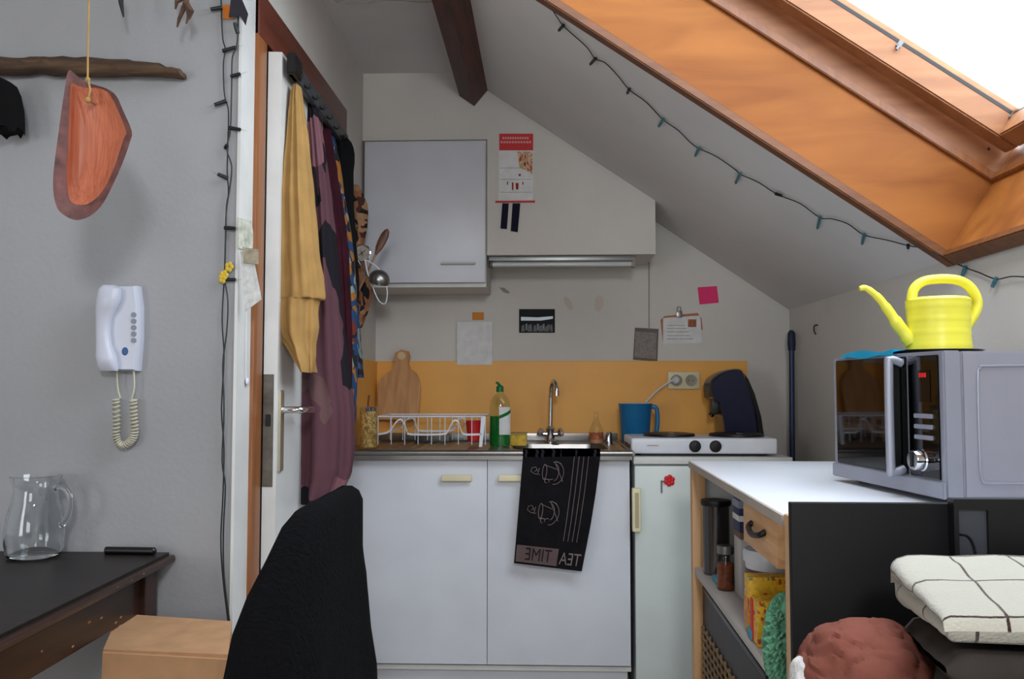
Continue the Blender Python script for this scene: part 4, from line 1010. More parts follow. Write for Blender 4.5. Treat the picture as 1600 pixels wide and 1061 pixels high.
# plaid mauve: check lines in object space
def plaid(name):
    m, nt, b = new(name); v = N(nt, 'ShaderNodeTexVoronoi'); v.inputs['Scale'].default_value = 6.5; v.distance = 'MANHATTAN'
    nt.links.new(coords(nt, (1.2, 1, .8), rot=(.3, .5, 0)), v.inputs[0]); sp = N(nt, 'ShaderNodeSeparateColor'); nt.links.new(v.outputs['Color'], sp.inputs[0])
    r = ramp(nt, [(0, (.36, .24, .27)), (.3, (.48, .33, .36)), (.55, (.40, .30, .30)), (.72, (.13, .12, .14))], sp.outputs[0], 'CONSTANT')
    nt.links.new(r.outputs[0], b.inputs['Base Color']); b.inputs['Roughness'].default_value = .95; b.inputs['Specular IOR Level'].default_value = .1
    t2 = N(nt, 'ShaderNodeTexNoise'); t2.inputs['Scale'].default_value = 300; nt.links.new(coords(nt), t2.inputs[0]); bump(nt, b, t2.outputs[0], .4, .001)
    return m
drape('mustard_shirt', [(135, 458, 470), (180, 452, 476), (250, 446, 484), (340, 440, 492), (420, 436, 500), (465, 434, 505), (472, 434, 496), (520, 436, 494), (548, 455, 492), (582, 476, 490)], 2.24, .06, Myel, 'mustard yellow shirt hanging nearest the door edge', 'shirt', 5, .2, 1, yshift=-.0)
drape('plaid_scarf', [(165, 480, 496), (260, 486, 510), (380, 484, 523), (470, 482, 530), (560, 464, 540), (640, 462, 549), (700, 462, 549), (745, 462, 543), (785, 468, 522)], 2.46, .065, plaid('plaid_mauve'), 'mauve and black plaid scarf hanging low behind the yellow shirt', 'scarf', 4, .30, 2)
drape('mauve_robe', [(160, 470, 484), (300, 474, 500), (470, 466, 505), (560, 458, 505), (660, 456, 500), (740, 458, 492), (786, 460, 490)], 2.56, .04, Mmv, 'plum coloured robe hanging behind the plaid scarf', 'robe', 4, .2, 9)
drape('burgundy_garment', [(180, 496, 512), (260, 505, 525), (340, 512, 538), (420, 520, 545), (520, 525, 549), (600, 528, 548)], 2.66, .05, Mbg, 'burgundy garment hanging between the plaid scarf and printed scarf', 'garment', 4, .2, 3)
Mpr1 = voro('blue_orange_print', [(0, (.10, .25, .42)), (.35, (.62, .40, .14)), (.6, (.09, .09, .12)), (.78, (.52, .58, .55)), (.88, (.45, .16, .10))], 42)
drape('printed_scarf', [(205, 508, 522), (300, 525, 538), (400, 535, 552), (480, 540, 557), (560, 540, 558), (640, 545, 555), (660, 546, 553)], 2.74, .045, Mpr1, 'blue and orange printed scarf hanging next to the burgundy garment', 'scarf', 4, .15, 4)
drape('black_jacket', [(208, 520, 530), (230, 522, 552), (300, 528, 552), (380, 536, 556), (440, 542, 560), (470, 545, 558)], 2.82, .05, Mblk, 'black jacket hanging near the hinge side of the door', 'jacket', 3, .12, 5)
Mpr2 = voro('tan_print', [(0, (.60, .40, .28)), (.35, (.08, .06, .06)), (.62, (.66, .50, .36)), (.85, (.30, .16, .12))], 48)
drape('printed_bag', [(290, 544, 560), (320, 548, 574), (345, 552, 575), (400, 552, 568), (445, 554, 582), (480, 556, 577), (512, 557, 564)], 3.19, .03, Mpr2, 'tan and black printed cloth bag hanging beyond the black jacket', 'bag', 3, .12, 6)
Mpr3 = voro('blue_print', [(0, (.14, .26, .40)), (.4, (.50, .55, .55)), (.6, (.12, .12, .16)), (.8, (.25, .38, .48))], 46)
drape('blue_printed_cloth', [(470, 546, 560), (520, 548, 562), (570, 550, 567), (590, 552, 568)], 3.08, .03, Mpr3, 'pale blue printed cloth end hanging below the printed bag', 'cloth', 3, .12, 7)
# utensils hanging at the corner
UY = 3.09
uh = thing('utensil_rail', 'dark hook rail on the wall beyond the hanging clothes', 'hook rail', (LX, 3.2, 1.62))
obj('bar', bx(LX, LX + .012, 3.08, 3.30, 1.66, 1.685, bev=.002), M_black, uh)
for y_ in (3.12, 3.19, 3.26): obj('hook', tb([(LX + .01, y_, 1.67), (LX + .035, y_, 1.662), (LX + .04, y_, 1.68)], .0025, 8), M_black, uh)
tm = thing('round_dial', 'round pale dial with steel rim hanging among the utensils', 'dial', W(566, 410, UY))
c0 = W(566, 396, UY)
obj('case', lt([(.0001, 0), (.031, 0), (.033, .004), (.033, .016), (.029, .018), (.028, .012), (.0001, .012)], c0 + Vector((0, .01, 0)), 28, (0, -1, 0)), M_chrome, tm)
obj('dial_face', lt([(.0001, 0), (.028, 0), (.028, .001), (.0001, .001)], c0 + Vector((0, -.0035, 0)), 28, (0, -1, 0)), M_papg, tm)
b = B(); tube(b, [c0 + Vector((-.012, -.006, -.008)), c0 + Vector((.012, -.006, .010))], .0013, 6); tube(b, [c0 + Vector((-.004, -.006, .008)), c0 + Vector((.004, -.006, -.006))], .0013, 6); obj('pointer', b, M_black, tm)
obj('hanging_wire', tb([c0 + Vector((0, 0, .03)), Vector((LX + .05, 3.20, 1.66)), Vector((LX + .035, 3.19, 1.664))], .0012, 6, smooth=3), M_steel, tm)
# wooden spoon
Mwd = wood('dark_spoon', (.30, .18, .12), (.42, .27, .18), 2, 5, .5)
s0_, s1_ = W(606, 358, UY), W(574, 425, UY)
sw = thing('wooden_spoon', 'dark wooden spoon pointing up among the hanging utensils', 'spoon', s1_)
b = B(); d_ = (s0_ - s1_); R = []
ax = d_.normalized(); sd = Vector((ax.z, 0, -ax.x))
for f, w_ in ((.40, .0045), (.46, .007), (.55, .0125), (.70, .0155), (.85, .015), (.95, .010), (1.0, .003)):
    c0 = s1_ + d_ * f; R.append([c0 + sd * w_ * math.cos(2 * PI * k / 14) + Vector((0, .005 * math.sin(2 * PI * k / 14), 0)) for k in range(14)])
rings(b, R); obj('bowl', b, Mwd, sw)
obj('handle', tb([s1_ + d_ * -.5, s1_ + d_ * .42], .0045, 8), wood('pale_spoon', (.55, .42, .3), (.65, .5, .38), 2, 5), sw)
# ladle
c0 = W(592, 433, UY - .02)
ld = thing('steel_ladle', 'stainless steel ladle with round bowl hanging under the wooden spoon', 'ladle', c0)
b = B(); b2 = B(); bmesh.ops.create_uvsphere(b2, u_segments=28, v_segments=16, radius=.039)
bmesh.ops.delete(b2, geom=[v for v in b2.verts if v.co.z < -.008], context='VERTS'); bmesh.ops.solidify(b2, geom=b2.faces[:], thickness=.0015)
merge(b, b2, Matrix.Translation(c0 + Vector((0, 0, -.012))) @ Matrix.Rotation(.35, 4, 'X') @ Matrix.Rotation(.25, 4, 'Y')); obj('bowl', b, M_steel, ld)
obj('handle', tb([c0 + Vector((-.035, 0, -.008)), c0 + Vector((-.065, .01, .04)), Vector((LX + .03, UY, 1.60)), Vector((LX + .036, 3.26, 1.672))], .0032, 8, smooth=4), M_steel, ld)
b = tb([W(570, 405, UY - .03), W(574, 425, UY - .03), W(582, 448, UY - .03), W(592, 470, UY - .03), W(602, 474, UY - .03), W(605, 455, UY - .03), W(599, 435, UY - .03), W(590, 418, UY - .03), W(575, 408, UY - .03)], .0022, 8, smooth=5)
tag(obj('white_cable_loop', b, M_white_pl), 'thin white cable loop hanging below the steel ladle', 'cable')

# ================================================================== SHELF UNIT
SX, SY0, SY1, SZ = .376, 1.337, 2.388, .895
ang = .0185
XF = Matrix.Translation(Vector((SX + .006, SY0 + .049, 0))) @ Matrix.Rotation(-ang, 4, 'Z') @ Matrix.Translation(-Vector((SX, SY0, 0)))
SR = .985
su = thing('shelf_unit', 'birch shelf unit with bright white top holding the microwave', 'shelf unit', (.68, 1.86, 0))
obj('top', bx(SX, SR, SY0 + .04, SY1, SZ - .018, SZ, bev=.0015), plain('white_top', (.86, .87, .9), .3, 0, .01), su)
obj('top_edge', bx(SX - .004, SX, SY0 + .036, SY1 - .0, SZ - .018, SZ - .001), plain('top_edge', (.66, .62, .58), .6), su)
obj('back_edge', bx(SX, SR, SY1, SY1 + .006, SZ - .018, SZ - .001), M_birchx, su)
for x_ in (SX, SR - .035):
    obj('post', bx(x_, x_ + .036, SY0, SY0 + .036, 0, SZ + .002, bev=.002), M_birch, su)
    obj('post', bx(x_, x_ + .036, SY1 - .036, SY1 - .001, 0, SZ - .018, bev=.002), M_birch, su)
obj('end_panel', bx(SX + .036, SR - .035, SY1 - .014, SY1 - .004, .06, SZ - .018), M_cabw, su, False)
obj('end_panel', bx(SX + .036, SR - .035, SY0 + .004, SY0 + .014, .06, SZ - .018), M_cabw, su, False)
obj('back_panel', bx(SR - .008, SR - .002, SY0 + .03, SY1 - .03, .06, SZ - .018), M_cabw, su, False)
MS = .613
obj('shelf', bx(SX + .004, SR - .01, SY0 + .03, SY1 - .02, MS - .018, MS, bev=.001), plain('shelf_board', (.72, .70, .68), .5, 0, .04), su)
obj('shelf', bx(SX + .004, SR - .01, SY0 + .03, SY1 - .02, .26, .278, bev=.001), plain('shelf_board_low', (.72, .70, .68), .5, 0, .04), su)
dr = obj('drawer', bx(SX + .008, SR - .1, 1.451, 1.725, .793, .869, bev=.0015), M_birchx, su)
obj('drawer_side', bx(SX + .022, SR - .1, 1.4485, 1.4515, .795, .868), wood('birch_grain', (.70, .46, .26), (.82, .6, .38), 0, 8, .5), dr)
obj('handle', tb([(SX + .008, 1.535, .842), (SX - .001, 1.54, .835), (SX - .005, 1.575, .829), (SX - .005, 1.60, .829), (SX - .001, 1.635, .835), (SX + .008, 1.64, .842)], .0055, 10, smooth=5), M_black, dr)
MS += .001
# contents of the middle shelf
p = onZ(1106, 890, MS); x, y = .425, 2.27
fp = thing('coffee_press', 'tall black-lidded steel coffee canister on the shelf unit', 'canister', (x, y, MS))
obj('body', lt([(.0001, 0), (.034, 0), (.034, .178), (.0001, .178)], (x, y, MS), 28), plain('smoked_steel', (.38, .37, .37), .2, .85), fp)
obj('lid', lt([(.0001, .176), (.038, .176), (.040, .182), (.038, .190), (.01, .194), (.0001, .194)], (x, y, MS), 28), M_black, fp)
x, y = .415, 2.09
jr = thing('spice_jar', 'small glass jar of orange-brown spice beside the canister', 'jar', (x, y, MS))
obj('glass', lt([(.0001, 0), (.020, 0), (.021, .003), (.021, .075), (.017, .085), (.0001, .085)], (x, y, MS), 24), thinglass('jar_glass', (.9, .88, .85)), jr)
obj('spice', lt([(.0001, .002), (.0195, .002), (.0195, .062), (.0001, .063)], (x, y, MS), 24), plain('spice', (.50, .26, .13), .8, 0, .3, 90), jr)
obj('lid', lt([(.0001, .085), (.020, .085), (.020, .104), (.0001, .105)], (x, y, MS), 24), M_steel, jr)
wc = thing('white_carton', 'plain white upright carton behind the spice jar', 'carton', (.48, 2.03, MS))
obj('box', bx(.432, .53, 1.99, 2.07, MS, MS + .148, bev=.002), plain('carton', (.74, .73, .72), .7), wc)
obj('top_band', bx(.431, .531, 1.989, 2.071, MS + .135, MS + .150), plain('band_brown', (.45, .36, .30), .8), wc)
bp = thing('blue_packet', 'blue and white packet standing on the white carton', 'packet', (.48, 2.03, MS + .151))
obj('pack', bx(.430, .52, 1.995, 2.065, MS + .151, MS + .24, bev=.003), plain('navy_pack', (.09, .12, .32), .5), bp)
obj('white_band', bx(.4285, .522, 1.994, 2.066, MS + .175, MS + .188), M_paper, bp); obj('white_band', bx(.4285, .522, 1.994, 2.066, MS + .205, MS + .222), plain('grey_band', (.55, .58, .66), .5), bp)
cy_ = tag(obj('cyan_cloth', bx(.40, .46, 2.14, 2.20, MS, MS + .012, bev=.004), plain('cyan', (.35, .66, .74), .8)), 'pale cyan cloth on the shelf between canister and jar', 'cloth')
# white tub with brown label
x, y = .475, 1.88
tu = thing('white_tub', 'white plastic tub with brown label below the drawer', 'tub', (x, y, MS))
obj('body', lt([(.0001, 0), (.052, 0), (.056, .11), (.0001, .11)], (x, y, MS), 30), M_white_pl, tu)
obj('label', lt([(.0001, .045), (.0545, .045), (.0562, .095), (.0001, .095)], (x, y, MS), 30), plain('brown_label', (.30, .17, .15), .4, 0, .3, 30), tu)
obj('lid', lt([(.0001, .11), (.060, .11), (.061, .128), (.057, .135), (.0001, .135)], (x, y, MS), 30), M_white_pl, tu)
tag(obj('brown_bowl', lt([(.0001, 0), (.02, 0), (.036, .022), (.033, .024), (.0001, .008)], (x - .005, y, MS + .136), 24), plain('brown_glaze', (.28, .15, .12), .3)), 'small brown dish resting on the white tub lid', 'dish')
pk = thing('lilac_packet', 'pale crumpled packet standing before the white tub', 'packet', (.43, 1.80, MS))
b = bx(.400, .44, 1.765, 1.815, MS, MS + .075, bev=.008); wrinkle(b, .004, 60); obj('bag', b, plain('lilac_bag', (.68, .64, .68), .5, 0, .15, 40), pk)
# yellow packets
Myl = voro('yellow_pack', [(0, (.88, .70, .10)), (.6, (.82, .62, .10)), (.88, (.70, .25, .12)), (.95, (.45, .45, .25))], 150, .45)
def pack(name, q, d, mat, label):
    t = thing(name, label, 'packet', q[0]); b = B(); hexa(b, q + [p + d for p in q]); bmesh.ops.bevel(b, geom=b.edges[:], offset=.002, segments=2, affect='EDGES'); obj('bag', b, mat, t, True); return t
def pxz(px, py, y_): return XF.inverted() @ W(px, py, y_)
q = [pxz(1160, 930, 1.70), pxz(1232, 925, 1.70), pxz(1236, 893, 1.70), pxz(1155, 900, 1.70)]
z0_ = MS
y1p = thing('tea_carton', 'yellow tea carton on the shelf, the further of the two', 'packet', (.43, 1.69, MS))
obj('carton', bx(.388, .52, 1.70, 1.745, MS, MS + .112, bev=.002), Myl, y1p)
obj('front_print', bx(.3865, .388, 1.702, 1.743, MS + .02, MS + .07), plain('print_orange', (.80, .5, .15), .5, 0, .3, 50), y1p)
y2p = thing('yellow_packet', 'yellow packet with red side on the shelf, the nearer of the two', 'packet', (.43, 1.60, MS))
b = B(); hexa(b, [Vector(p) for p in ((.386, 1.62, MS), (.51, 1.60, MS), (.51, 1.655, MS), (.386, 1.68, MS), (.386, 1.615, MS + .085), (.51, 1.605, MS + .098), (.51, 1.645, MS + .098), (.386, 1.665, MS + .085))]); bmesh.ops.bevel(b, geom=b.edges[:], offset=.002, segments=2, affect='EDGES')
obj('bag', b, Myl, y2p)
obj('red_side', bx(.384, .3865, 1.655, 1.675, MS + .004, MS + .08), M_red, y2p)
tag(obj('cyan_sponge', bx(.382, .41, 1.66, 1.70, MS, MS + .02, bev=.005), plain('cyan_sp', (.30, .58, .68), .9)), 'small light blue sponge at the front edge of the shelf', 'sponge')
# green chenille mop
b = B(); c0 = Vector((.400, 1.455, MS)); random.seed(3)
b2 = B(); bmesh.ops.create_icosphere(b2, subdivisions=4, radius=.07)
for v in b2.verts: v.co *= 1 + .05 * noise.noise(v.co * 60)
for v in b2.verts:
    if v.co.z < -.046: v.co.z = -.046 + (v.co.z + .046) * .05
merge(b, b2, Matrix.Translation(c0 + Vector((.0, 0, .055))) @ Matrix.Diagonal((.42, .75, 1.15, 1)))
for k in range(700):
    u = random.uniform(-1, 1); t = random.uniform(0, 2 * PI); s = math.sqrt(1 - u * u)
    n_ = Vector((s * math.cos(t), s * math.sin(t), u)); p = c0 + Vector((n_.x * .029, n_.y * .052, .055 + n_.z * .080))
    if p.z < MS + .006: continue
    e = p + Vector((n_.x, n_.y, n_.z - .5)) * .012; tube(b, [p, e], (.0035, .0025), 5)
tag(obj('chenille_duster', b, plain('green_chenille', (.40, .62, .50), .95, 0, .25, 40)), 'fluffy green chenille duster at the near end of the shelf', 'duster')
# lower shelf: crate and red cloth
LS = .279
cr = thing('black_crate', 'black wire crate with a wicker front on the lower shelf', 'crate', (.5, 2.0, LS))
b = B(); 
for a_ in ((.40, .41, 1.62, 2.34), (.60, .61, 1.62, 2.34)): box(b, a_[0], a_[1], a_[2], a_[3], LS, LS + .27)
box(b, .40, .61, 1.62, 1.63, LS, LS + .27); box(b, .40, .61, 2.33, 2.34, LS, LS + .27); box(b, .40, .61, 1.62, 2.34, LS, LS + .01)
obj('body', b, plain('crate_dark', (.13, .13, .12), .5), cr, False)
b = B()
for k in range(14): tube(b, [(.397, 1.64 + k * .05, LS + .01), (.397, 1.66 + k * .05, LS + .19)], .0035, 6)
for k in range(9): tube(b, [(.395, 1.63, LS + .02 + k * .02), (.395, 2.33, LS + .02 + k * .02)], .003, 6)
obj('wicker_front', b, wood('wicker', (.45, .36, .27), (.60, .50, .38), 1, 5, .7), cr)
obj('top_lid', bx(.398, .615, 1.62, 2.34, LS + .272, LS + .286, bev=.003), plain('lid_dark', (.10, .11, .10), .35), cr)
b = B(); zt_ = LS + .289
for a_, c_ in (((.42, 1.68), (.42, 2.28)), ((.57, 1.68), (.57, 2.28)), ((.42, 1.68), (.57, 1.68)), ((.42, 2.28), (.57, 2.28)), ((.42, 1.85), (.57, 1.85)), ((.50, 1.68), (.50, 2.28))):
    tube(b, [(a_[0], a_[1], zt_), (c_[0], c_[1], zt_)], .0022, 6)
obj('wire_lid', b, plain('pale_wire', (.55, .55, .50), .4, .5), cr)
tag(obj('wooden_stick', bx(.43, .51, 2.02, 2.045, LS + .292, LS + .304, bev=.003), plain('peg', (.72, .60, .35), .7)), 'pale wooden stick lying on the black crate', 'stick')
x, y = .415, 1.50
b = B(); pts = [Vector((x + .0 + .012 * math.cos(t) , y + .075 * math.cos(t), LS + .22 + .075 * math.sin(t))) for t in [2 * PI * k / 32 for k in range(33)]]
bw = thing('blue_bowl', 'blue-rimmed pale bowl standing on edge on the lower shelf', 'bowl', (x, y, LS))
zc = LS + .125
b = lt([(.0001, 0), (.06, .005), (.118, .05), (.122, .052), (.118, .056), (.055, .012), (.0001, .010)], (x + .055, y, zc), 32, (-1, 0, .1)); obj('body', b, M_paper, bw)
b = lt([(.112, .050), (.124, .050), (.124, .060), (.112, .058)], (x + .055, y, zc), 32, (-1, 0, .1)); obj('rim', b, plain('rim_blue', (.08, .16, .42), .3), bw)
XF = None

# ================================================================== MICROWAVE
MZ = SZ + .012; MH = .254
qn = onZ(1479, 780, MZ); qf = onZ(1305, 742, MZ)
d_ = Vector((qf.x - qn.x, qf.y - qn.y, 0)); MWD = d_.length; d_.normalize(); s_ = Vector((d_.y, -d_.x, 0))   # d_: along the front away from camera, s_: into the oven
MD = .315
mw = thing('microwave', 'silver microwave oven with black glass door on the shelf unit', 'microwave', (qn.x + .16, qn.y + .2, SZ))
def mp(a, o, z): return Vector((qn.x, qn.y, MZ)) + d_ * a + s_ * o + Vector((0, 0, z))
def mbox(a0, a1, o0, o1, z0, z1, bev=0):
    b = B(); hexa(b, [mp(a0, o0, z0), mp(a1, o0, z0), mp(a1, o1, z0), mp(a0, o1, z0), mp(a0, o0, z1), mp(a1, o0, z1), mp(a1, o1, z1), mp(a0, o1, z1)])
    if bev: bmesh.ops.bevel(b, geom=b.edges[:], offset=bev, segments=2, affect='EDGES')
    return b
Msil = plain('silver_paint', (.60, .61, .66), .38, .35, .02); Msil2 = plain('silver_side', (.62, .62, .67), .4, .3, .02)
Mgl = plain('black_glass', (.015, .015, .018), .04, 0, .02, coat=.5)
obj('body', mbox(.0, MWD, .034, MD, 0, MH, .003), Msil2, mw)
obj('front_frame', mbox(-.001, MWD, .0, .033, -.001, MH + .001, .003), Msil, mw)
obj('side_emboss', (lambda b: (tube(b, [mp(-.0008, .068, .03), mp(-.0008, .062, .05), mp(-.0008, .062, .205), mp(-.0008, .068, .224), mp(-.0008, .085, .228), mp(-.0008, .28, .228), mp(-.0008, .295, .21), mp(-.0008, .295, .04), mp(-.0008, .28, .026), mp(-.0008, .085, .026), mp(-.0008, .068, .03)], .0022, 8, smooth=3), b)[1])(B()), Msil, mw)
dg = obj('door_glass', mbox(.115, MWD - .02, -.004, .001, .03, MH - .006, .0015), Mgl, mw)
obj('control_panel', mbox(.012, .108, -.003, .001, .03, MH - .006, .0015), Mgl, mw)
obj('lower_bar', mbox(.0, MWD, -.006, .002, -.001, .028, .002), Msil, mw)
b = B(); tube(b, [mp(.125, -.004, .040), mp(.125, -.026, .034), mp(.125, -.030, .05), mp(.125, -.030, MH - .03), mp(.125, -.026, MH - .012), mp(.125, -.004, MH - .018)], .008, 12, smooth=4); obj('handle', b, Msil, mw)
b = mbox(.133, .146, -.03, -.004, .03, MH - .012, .003); bmesh.ops.delete(b, geom=[], context='VERTS'); obj('handle_bracket', b, M_black, mw)
b = B(); lathe(b, [(.0001, 0), (.020, 0), (.020, .006), (.018, .008), (.018, .022), (.0165, .024), (.0001, .024)], mp(.058, -.003, .062), 32, tuple(-s_)); obj('knob', b, M_chrome, mw)
b = B(); prism(b, [mp(.062, -.006, z_) for z_ in ()] or [mp(.055, -.0275, .05), mp(.061, -.0275, .05), mp(.061, -.0275, .076), mp(.055, -.0275, .076)], tuple(-s_ * .002)); obj('knob_mark', b, M_black, mw)
for z_ in (.098, .117, .136): obj('button', mbox(.03, .085, -.007, -.002, z_, z_ + .008, .001), Msil, mw)
obj('display', mbox(.035, .08, -.0042, -.0028, .165, .222), plain('display', (.04, .045, .05), .1), mw)
m_, nt_, b_ = new('red_digits'); b_.inputs['Base Color'].default_value = (.3, .0, .0, 1); b_.inputs['Emission Color'].default_value = (1, .03, .03, 1); b_.inputs['Emission Strength'].default_value = .35
b = B()
for k in range(3): merge(b, mbox(.046 + k * .008, .051 + k * .008, -.0052, -.0041, .209, .217))
obj('digits', b, m_, mw)
for a_, o_ in ((.03, .05), (MWD - .03, .05), (.03, MD - .03), (MWD - .03, MD - .03)):
    p = mp(a_, o_, 0); obj('foot', lt([(.0001, 0), (.011, 0), (.011, .0135), (.0001, .0135)], (p.x, p.y, SZ), 12), M_black, mw)
MT = MZ + MH + .001
# saucer and watering can
c0 = W(1462, 543, qn.y + .20); wx, wy_ = c0.x, qn.y + .20
tag(obj('plant_saucer', lt([(.0001, 0), (.062, 0), (.082, .005), (.086, .008), (.080, .008), (.06, .003), (.0001, .003)], (wx, wy_, MT), 40), plain('saucer_black', (.10, .09, .09), .3)), 'flat black saucer under the yellow watering can', 'saucer')
Y_ = plain('yellow_plastic', (.90, .87, .28), .38, 0, .02)
CZ0 = MT + .004
wcan = thing('watering_can', 'bright yellow plastic watering can on top of the microwave', 'watering can', (wx, wy_, CZ0))
sc_ = wy_ / 1363
RB = 46 * sc_
pr = []
Hh = 80 * sc_
for i in range(25):
    f = i / 24; r = RB * (1.02 - .05 * math.sin(f * PI) + (.012 if abs((f * 4) % 1 - .5) < .13 and .1 < f < .95 else 0)); pr.append((r, f * Hh))
pr = [(.0001, 0)] + pr + [(RB * .93, Hh + .004), (RB * .88, Hh + .005), (RB * .86, Hh - .002), (.0001, Hh - .002)]
bxc = W(1466, 500, wy_).x
b = lt(pr, (bxc, wy_, CZ0), 48); obj('body', b, Y_, wcan)
b = B(); hp_ = [(1424, 470), (1428, 452), (1442, 440), (1466, 436), (1492, 437), (1510, 444), (1522, 458), (1527, 475), (1522, 492), (1512, 508), (1508, 516)]
b = tb([W(a_, c_, wy_) for a_, c_ in hp_], .0092, 14, smooth=5)
for v in b.verts: v.co.y = wy_ + (v.co.y - wy_) * 1.35
obj('handle', b, Y_, wcan)
sp2 = [(1424, 534), (1405, 510), (1390, 488), (1375, 468), (1362, 456), (1352, 450), (1343, 451)]
b = B(); P = spline([W(a_, c_, wy_) for a_, c_ in sp2], 5); n = len(P)
tube(b, P, [.0150, .0120, .0095, .0078, .0066, .0058, .0050], 16); obj('spout', b, Y_, wcan)
# cyan paper
cq = [mp(MWD - .03, .02, MH + .002), mp(MWD - .03, .10, MH + .002), mp(.16, .09, MH + .002), mp(.13, .02, MH + .002)]
b = B(); R = []
A0, A1, A2, A3 = W(1318, 553, qf.y - .04), W(1345, 549, qf.y), W(1412, 546, qn.y + .20), W(1408, 553, qn.y + .13)
b = B(); 
a0, a1, a2, a3 = mp(MWD - .055, .006, 0), mp(MWD - .03, .09, 0), mp(.17, .075, 0), mp(.15, .006, 0)
G = []
for i in range(9):
    r = []
    for j in range(5):
        f, g = i / 8, j / 4; p = a0.lerp(a3, f).lerp(a1.lerp(a2, f), g); p.z = MT + .0015 + .007 * abs(math.sin(f * 4 + g * 2)) * (1 - g * .3); r.append(p)
    e_ = r[0] - s_ * .013; r = [Vector((e_.x, e_.y, MT - .004 + .003 * math.sin(i * 1.3))), Vector((e_.x, e_.y, r[0].z + .002))] + r
    G.append(r)
rings(b, G, cap=False, closed=False); bmesh.ops.solidify(b, geom=b.faces[:], thickness=.001)
tag(obj('cyan_paper', b, plain('cyan_paper', (.20, .76, .88), .7)), 'crumpled bright cyan paper on the microwave top', 'paper')

# ================================================================== BLACK PANELS, BLANKETS, PILLOW
PY = 1.318
l0 = W(1236, 786, PY); r0 = W(1489, 783, PY)
bk = thing('black_board', 'plain matt black board standing against the shelf unit end', 'board', ((l0.x + r0.x) / 2, PY, 0))
obj('panel', bx(l0.x, r0.x, PY, PY + .016, .0, l0.z, bev=.001), plain('matt_black', (.035, .035, .045), .6, 0, .1, 3, spec=.3), bk)
l1 = W(1490, 780, PY - .02)
bc = thing('black_cabinet', 'black cabinet with a narrow smoked grey pane at right', 'cabinet', (l1.x + .2, PY, 0))
p0, p1 = W(1498, 797, PY - .02), W(1546, 870, PY - .02)
b = B(); yA, yB = PY - .02, PY + .0
xr_ = 1.02; zt_ = l1.z
for a_ in ((l1.x, p0.x, 0, zt_), (p1.x, xr_, 0, zt_), (p0.x, p1.x, p0.z, zt_), (p0.x, p1.x, 0, .6)): box(b, a_[0], a_[1], yA, yB, a_[2], a_[3])
obj('frame', b, plain('satin_black', (.035, .035, .045), .4, 0, .1, 3), bc, False)
obj('smoked_pane', bx(p0.x, p1.x, yA + .006, yA + .01, .6, p0.z), plain('smoke_grey', (.26, .27, .30), .3, 0, .25, 6), bc, False)
b = tb([W(1500, 835, yA + .004), W(1512, 838, yA + .004), W(1520, 850, yA + .004), W(1524, 866, yA + .004)], .0018, 6, smooth=4); obj('wire', b, M_black, bc)
# daybed the bedding lies on (mostly below the frame)
Mcv = fabric('grey_cover', (.42, .40, .40))
dy = thing('daybed', 'low daybed carrying the folded blankets and pillow', 'bed', (.68, .95, 0))
obj('mattress', bx(.30, 1.01, .45, 1.27, .30, .62, bev=.03, seg=4), Mcv, dy)
obj('base', bx(.32, 1.01, .47, 1.25, 0, .30), M_birchx, dy, False)
# folded check blanket as a thick folded slab, uv-mapped check
def uvslab(name, rows, mat, label, cat):
    b = B(); uvl = b.loops.layers.uv.new('UVMap'); V = []; 
    for r in rows: V.append([(b.verts.new(p), uv) for p, uv in r])
    for i in range(len(V) - 1):
        for j in range(len(V[0]) - 1):
            qd = [V[i][j], V[i][j + 1], V[i + 1][j + 1], V[i + 1][j]]
            f = b.faces.new([x_[0] for x_ in qd])
            for lp, x_ in zip(f.loops, qd): lp[uvl].uv = x_[1]
    o = obj(name, b, mat, None, True, angle=80); return tag(o, label, cat)
def checkmat():
    m, nt, b = new('cream_check'); t = N(nt, 'ShaderNodeTexCoord'); nz = N(nt, 'ShaderNodeTexNoise'); nz.inputs['Scale'].default_value = 260
    sp = N(nt, 'ShaderNodeSeparateXYZ'); nt.links.new(t.outputs['UV'], sp.inputs[0]); nt.links.new(t.outputs['Object'], nz.inputs[0])
    outs = []
    for ax_ in (0, 1):
        d = N(nt, 'ShaderNodeMath', operation='DIVIDE'); d.inputs[1].default_value = .135; nt.links.new(sp.outputs[ax_], d.inputs[0])
        a = N(nt, 'ShaderNodeMath', operation='FRACT'); nt.links.new(d.outputs[0], a.inputs[0])
        s = N(nt, 'ShaderNodeMath', operation='SUBTRACT'); s.inputs[1].default_value = .5; nt.links.new(a.outputs[0], s.inputs[0])
        ab = N(nt, 'ShaderNodeMath', operation='ABSOLUTE'); nt.links.new(s.outputs[0], ab.inputs[0])
        mm = N(nt, 'ShaderNodeMath', operation='MULTIPLY_ADD'); mm.inputs[1].default_value = .02; nt.links.new(nz.outputs[0], mm.inputs[0]); nt.links.new(ab.outputs[0], mm.inputs[2])
        lt_ = N(nt, 'ShaderNodeMath', operation='LESS_THAN'); lt_.inputs[1].default_value = .031; nt.links.new(mm.outputs[0], lt_.inputs[0]); outs.append(lt_)
    mx = N(nt, 'ShaderNodeMath', operation='MAXIMUM'); nt.links.new(outs[0].outputs[0], mx.inputs[0]); nt.links.new(outs[1].outputs[0], mx.inputs[1])
    r = ramp(nt, [(.0, (.72, .705, .65)), (1, (.22, .13, .11))], mx.outputs[0]); nt.links.new(r.outputs[0], b.inputs['Base Color'])
    b.inputs['Roughness'].default_value = .95; b.inputs['Sheen Weight'].default_value = .3; b.inputs['Specular IOR Level'].default_value = .1
    bump(nt, b, nz.outputs[0], .6, .003)
    return m
Mchk = checkmat()
BT = .885
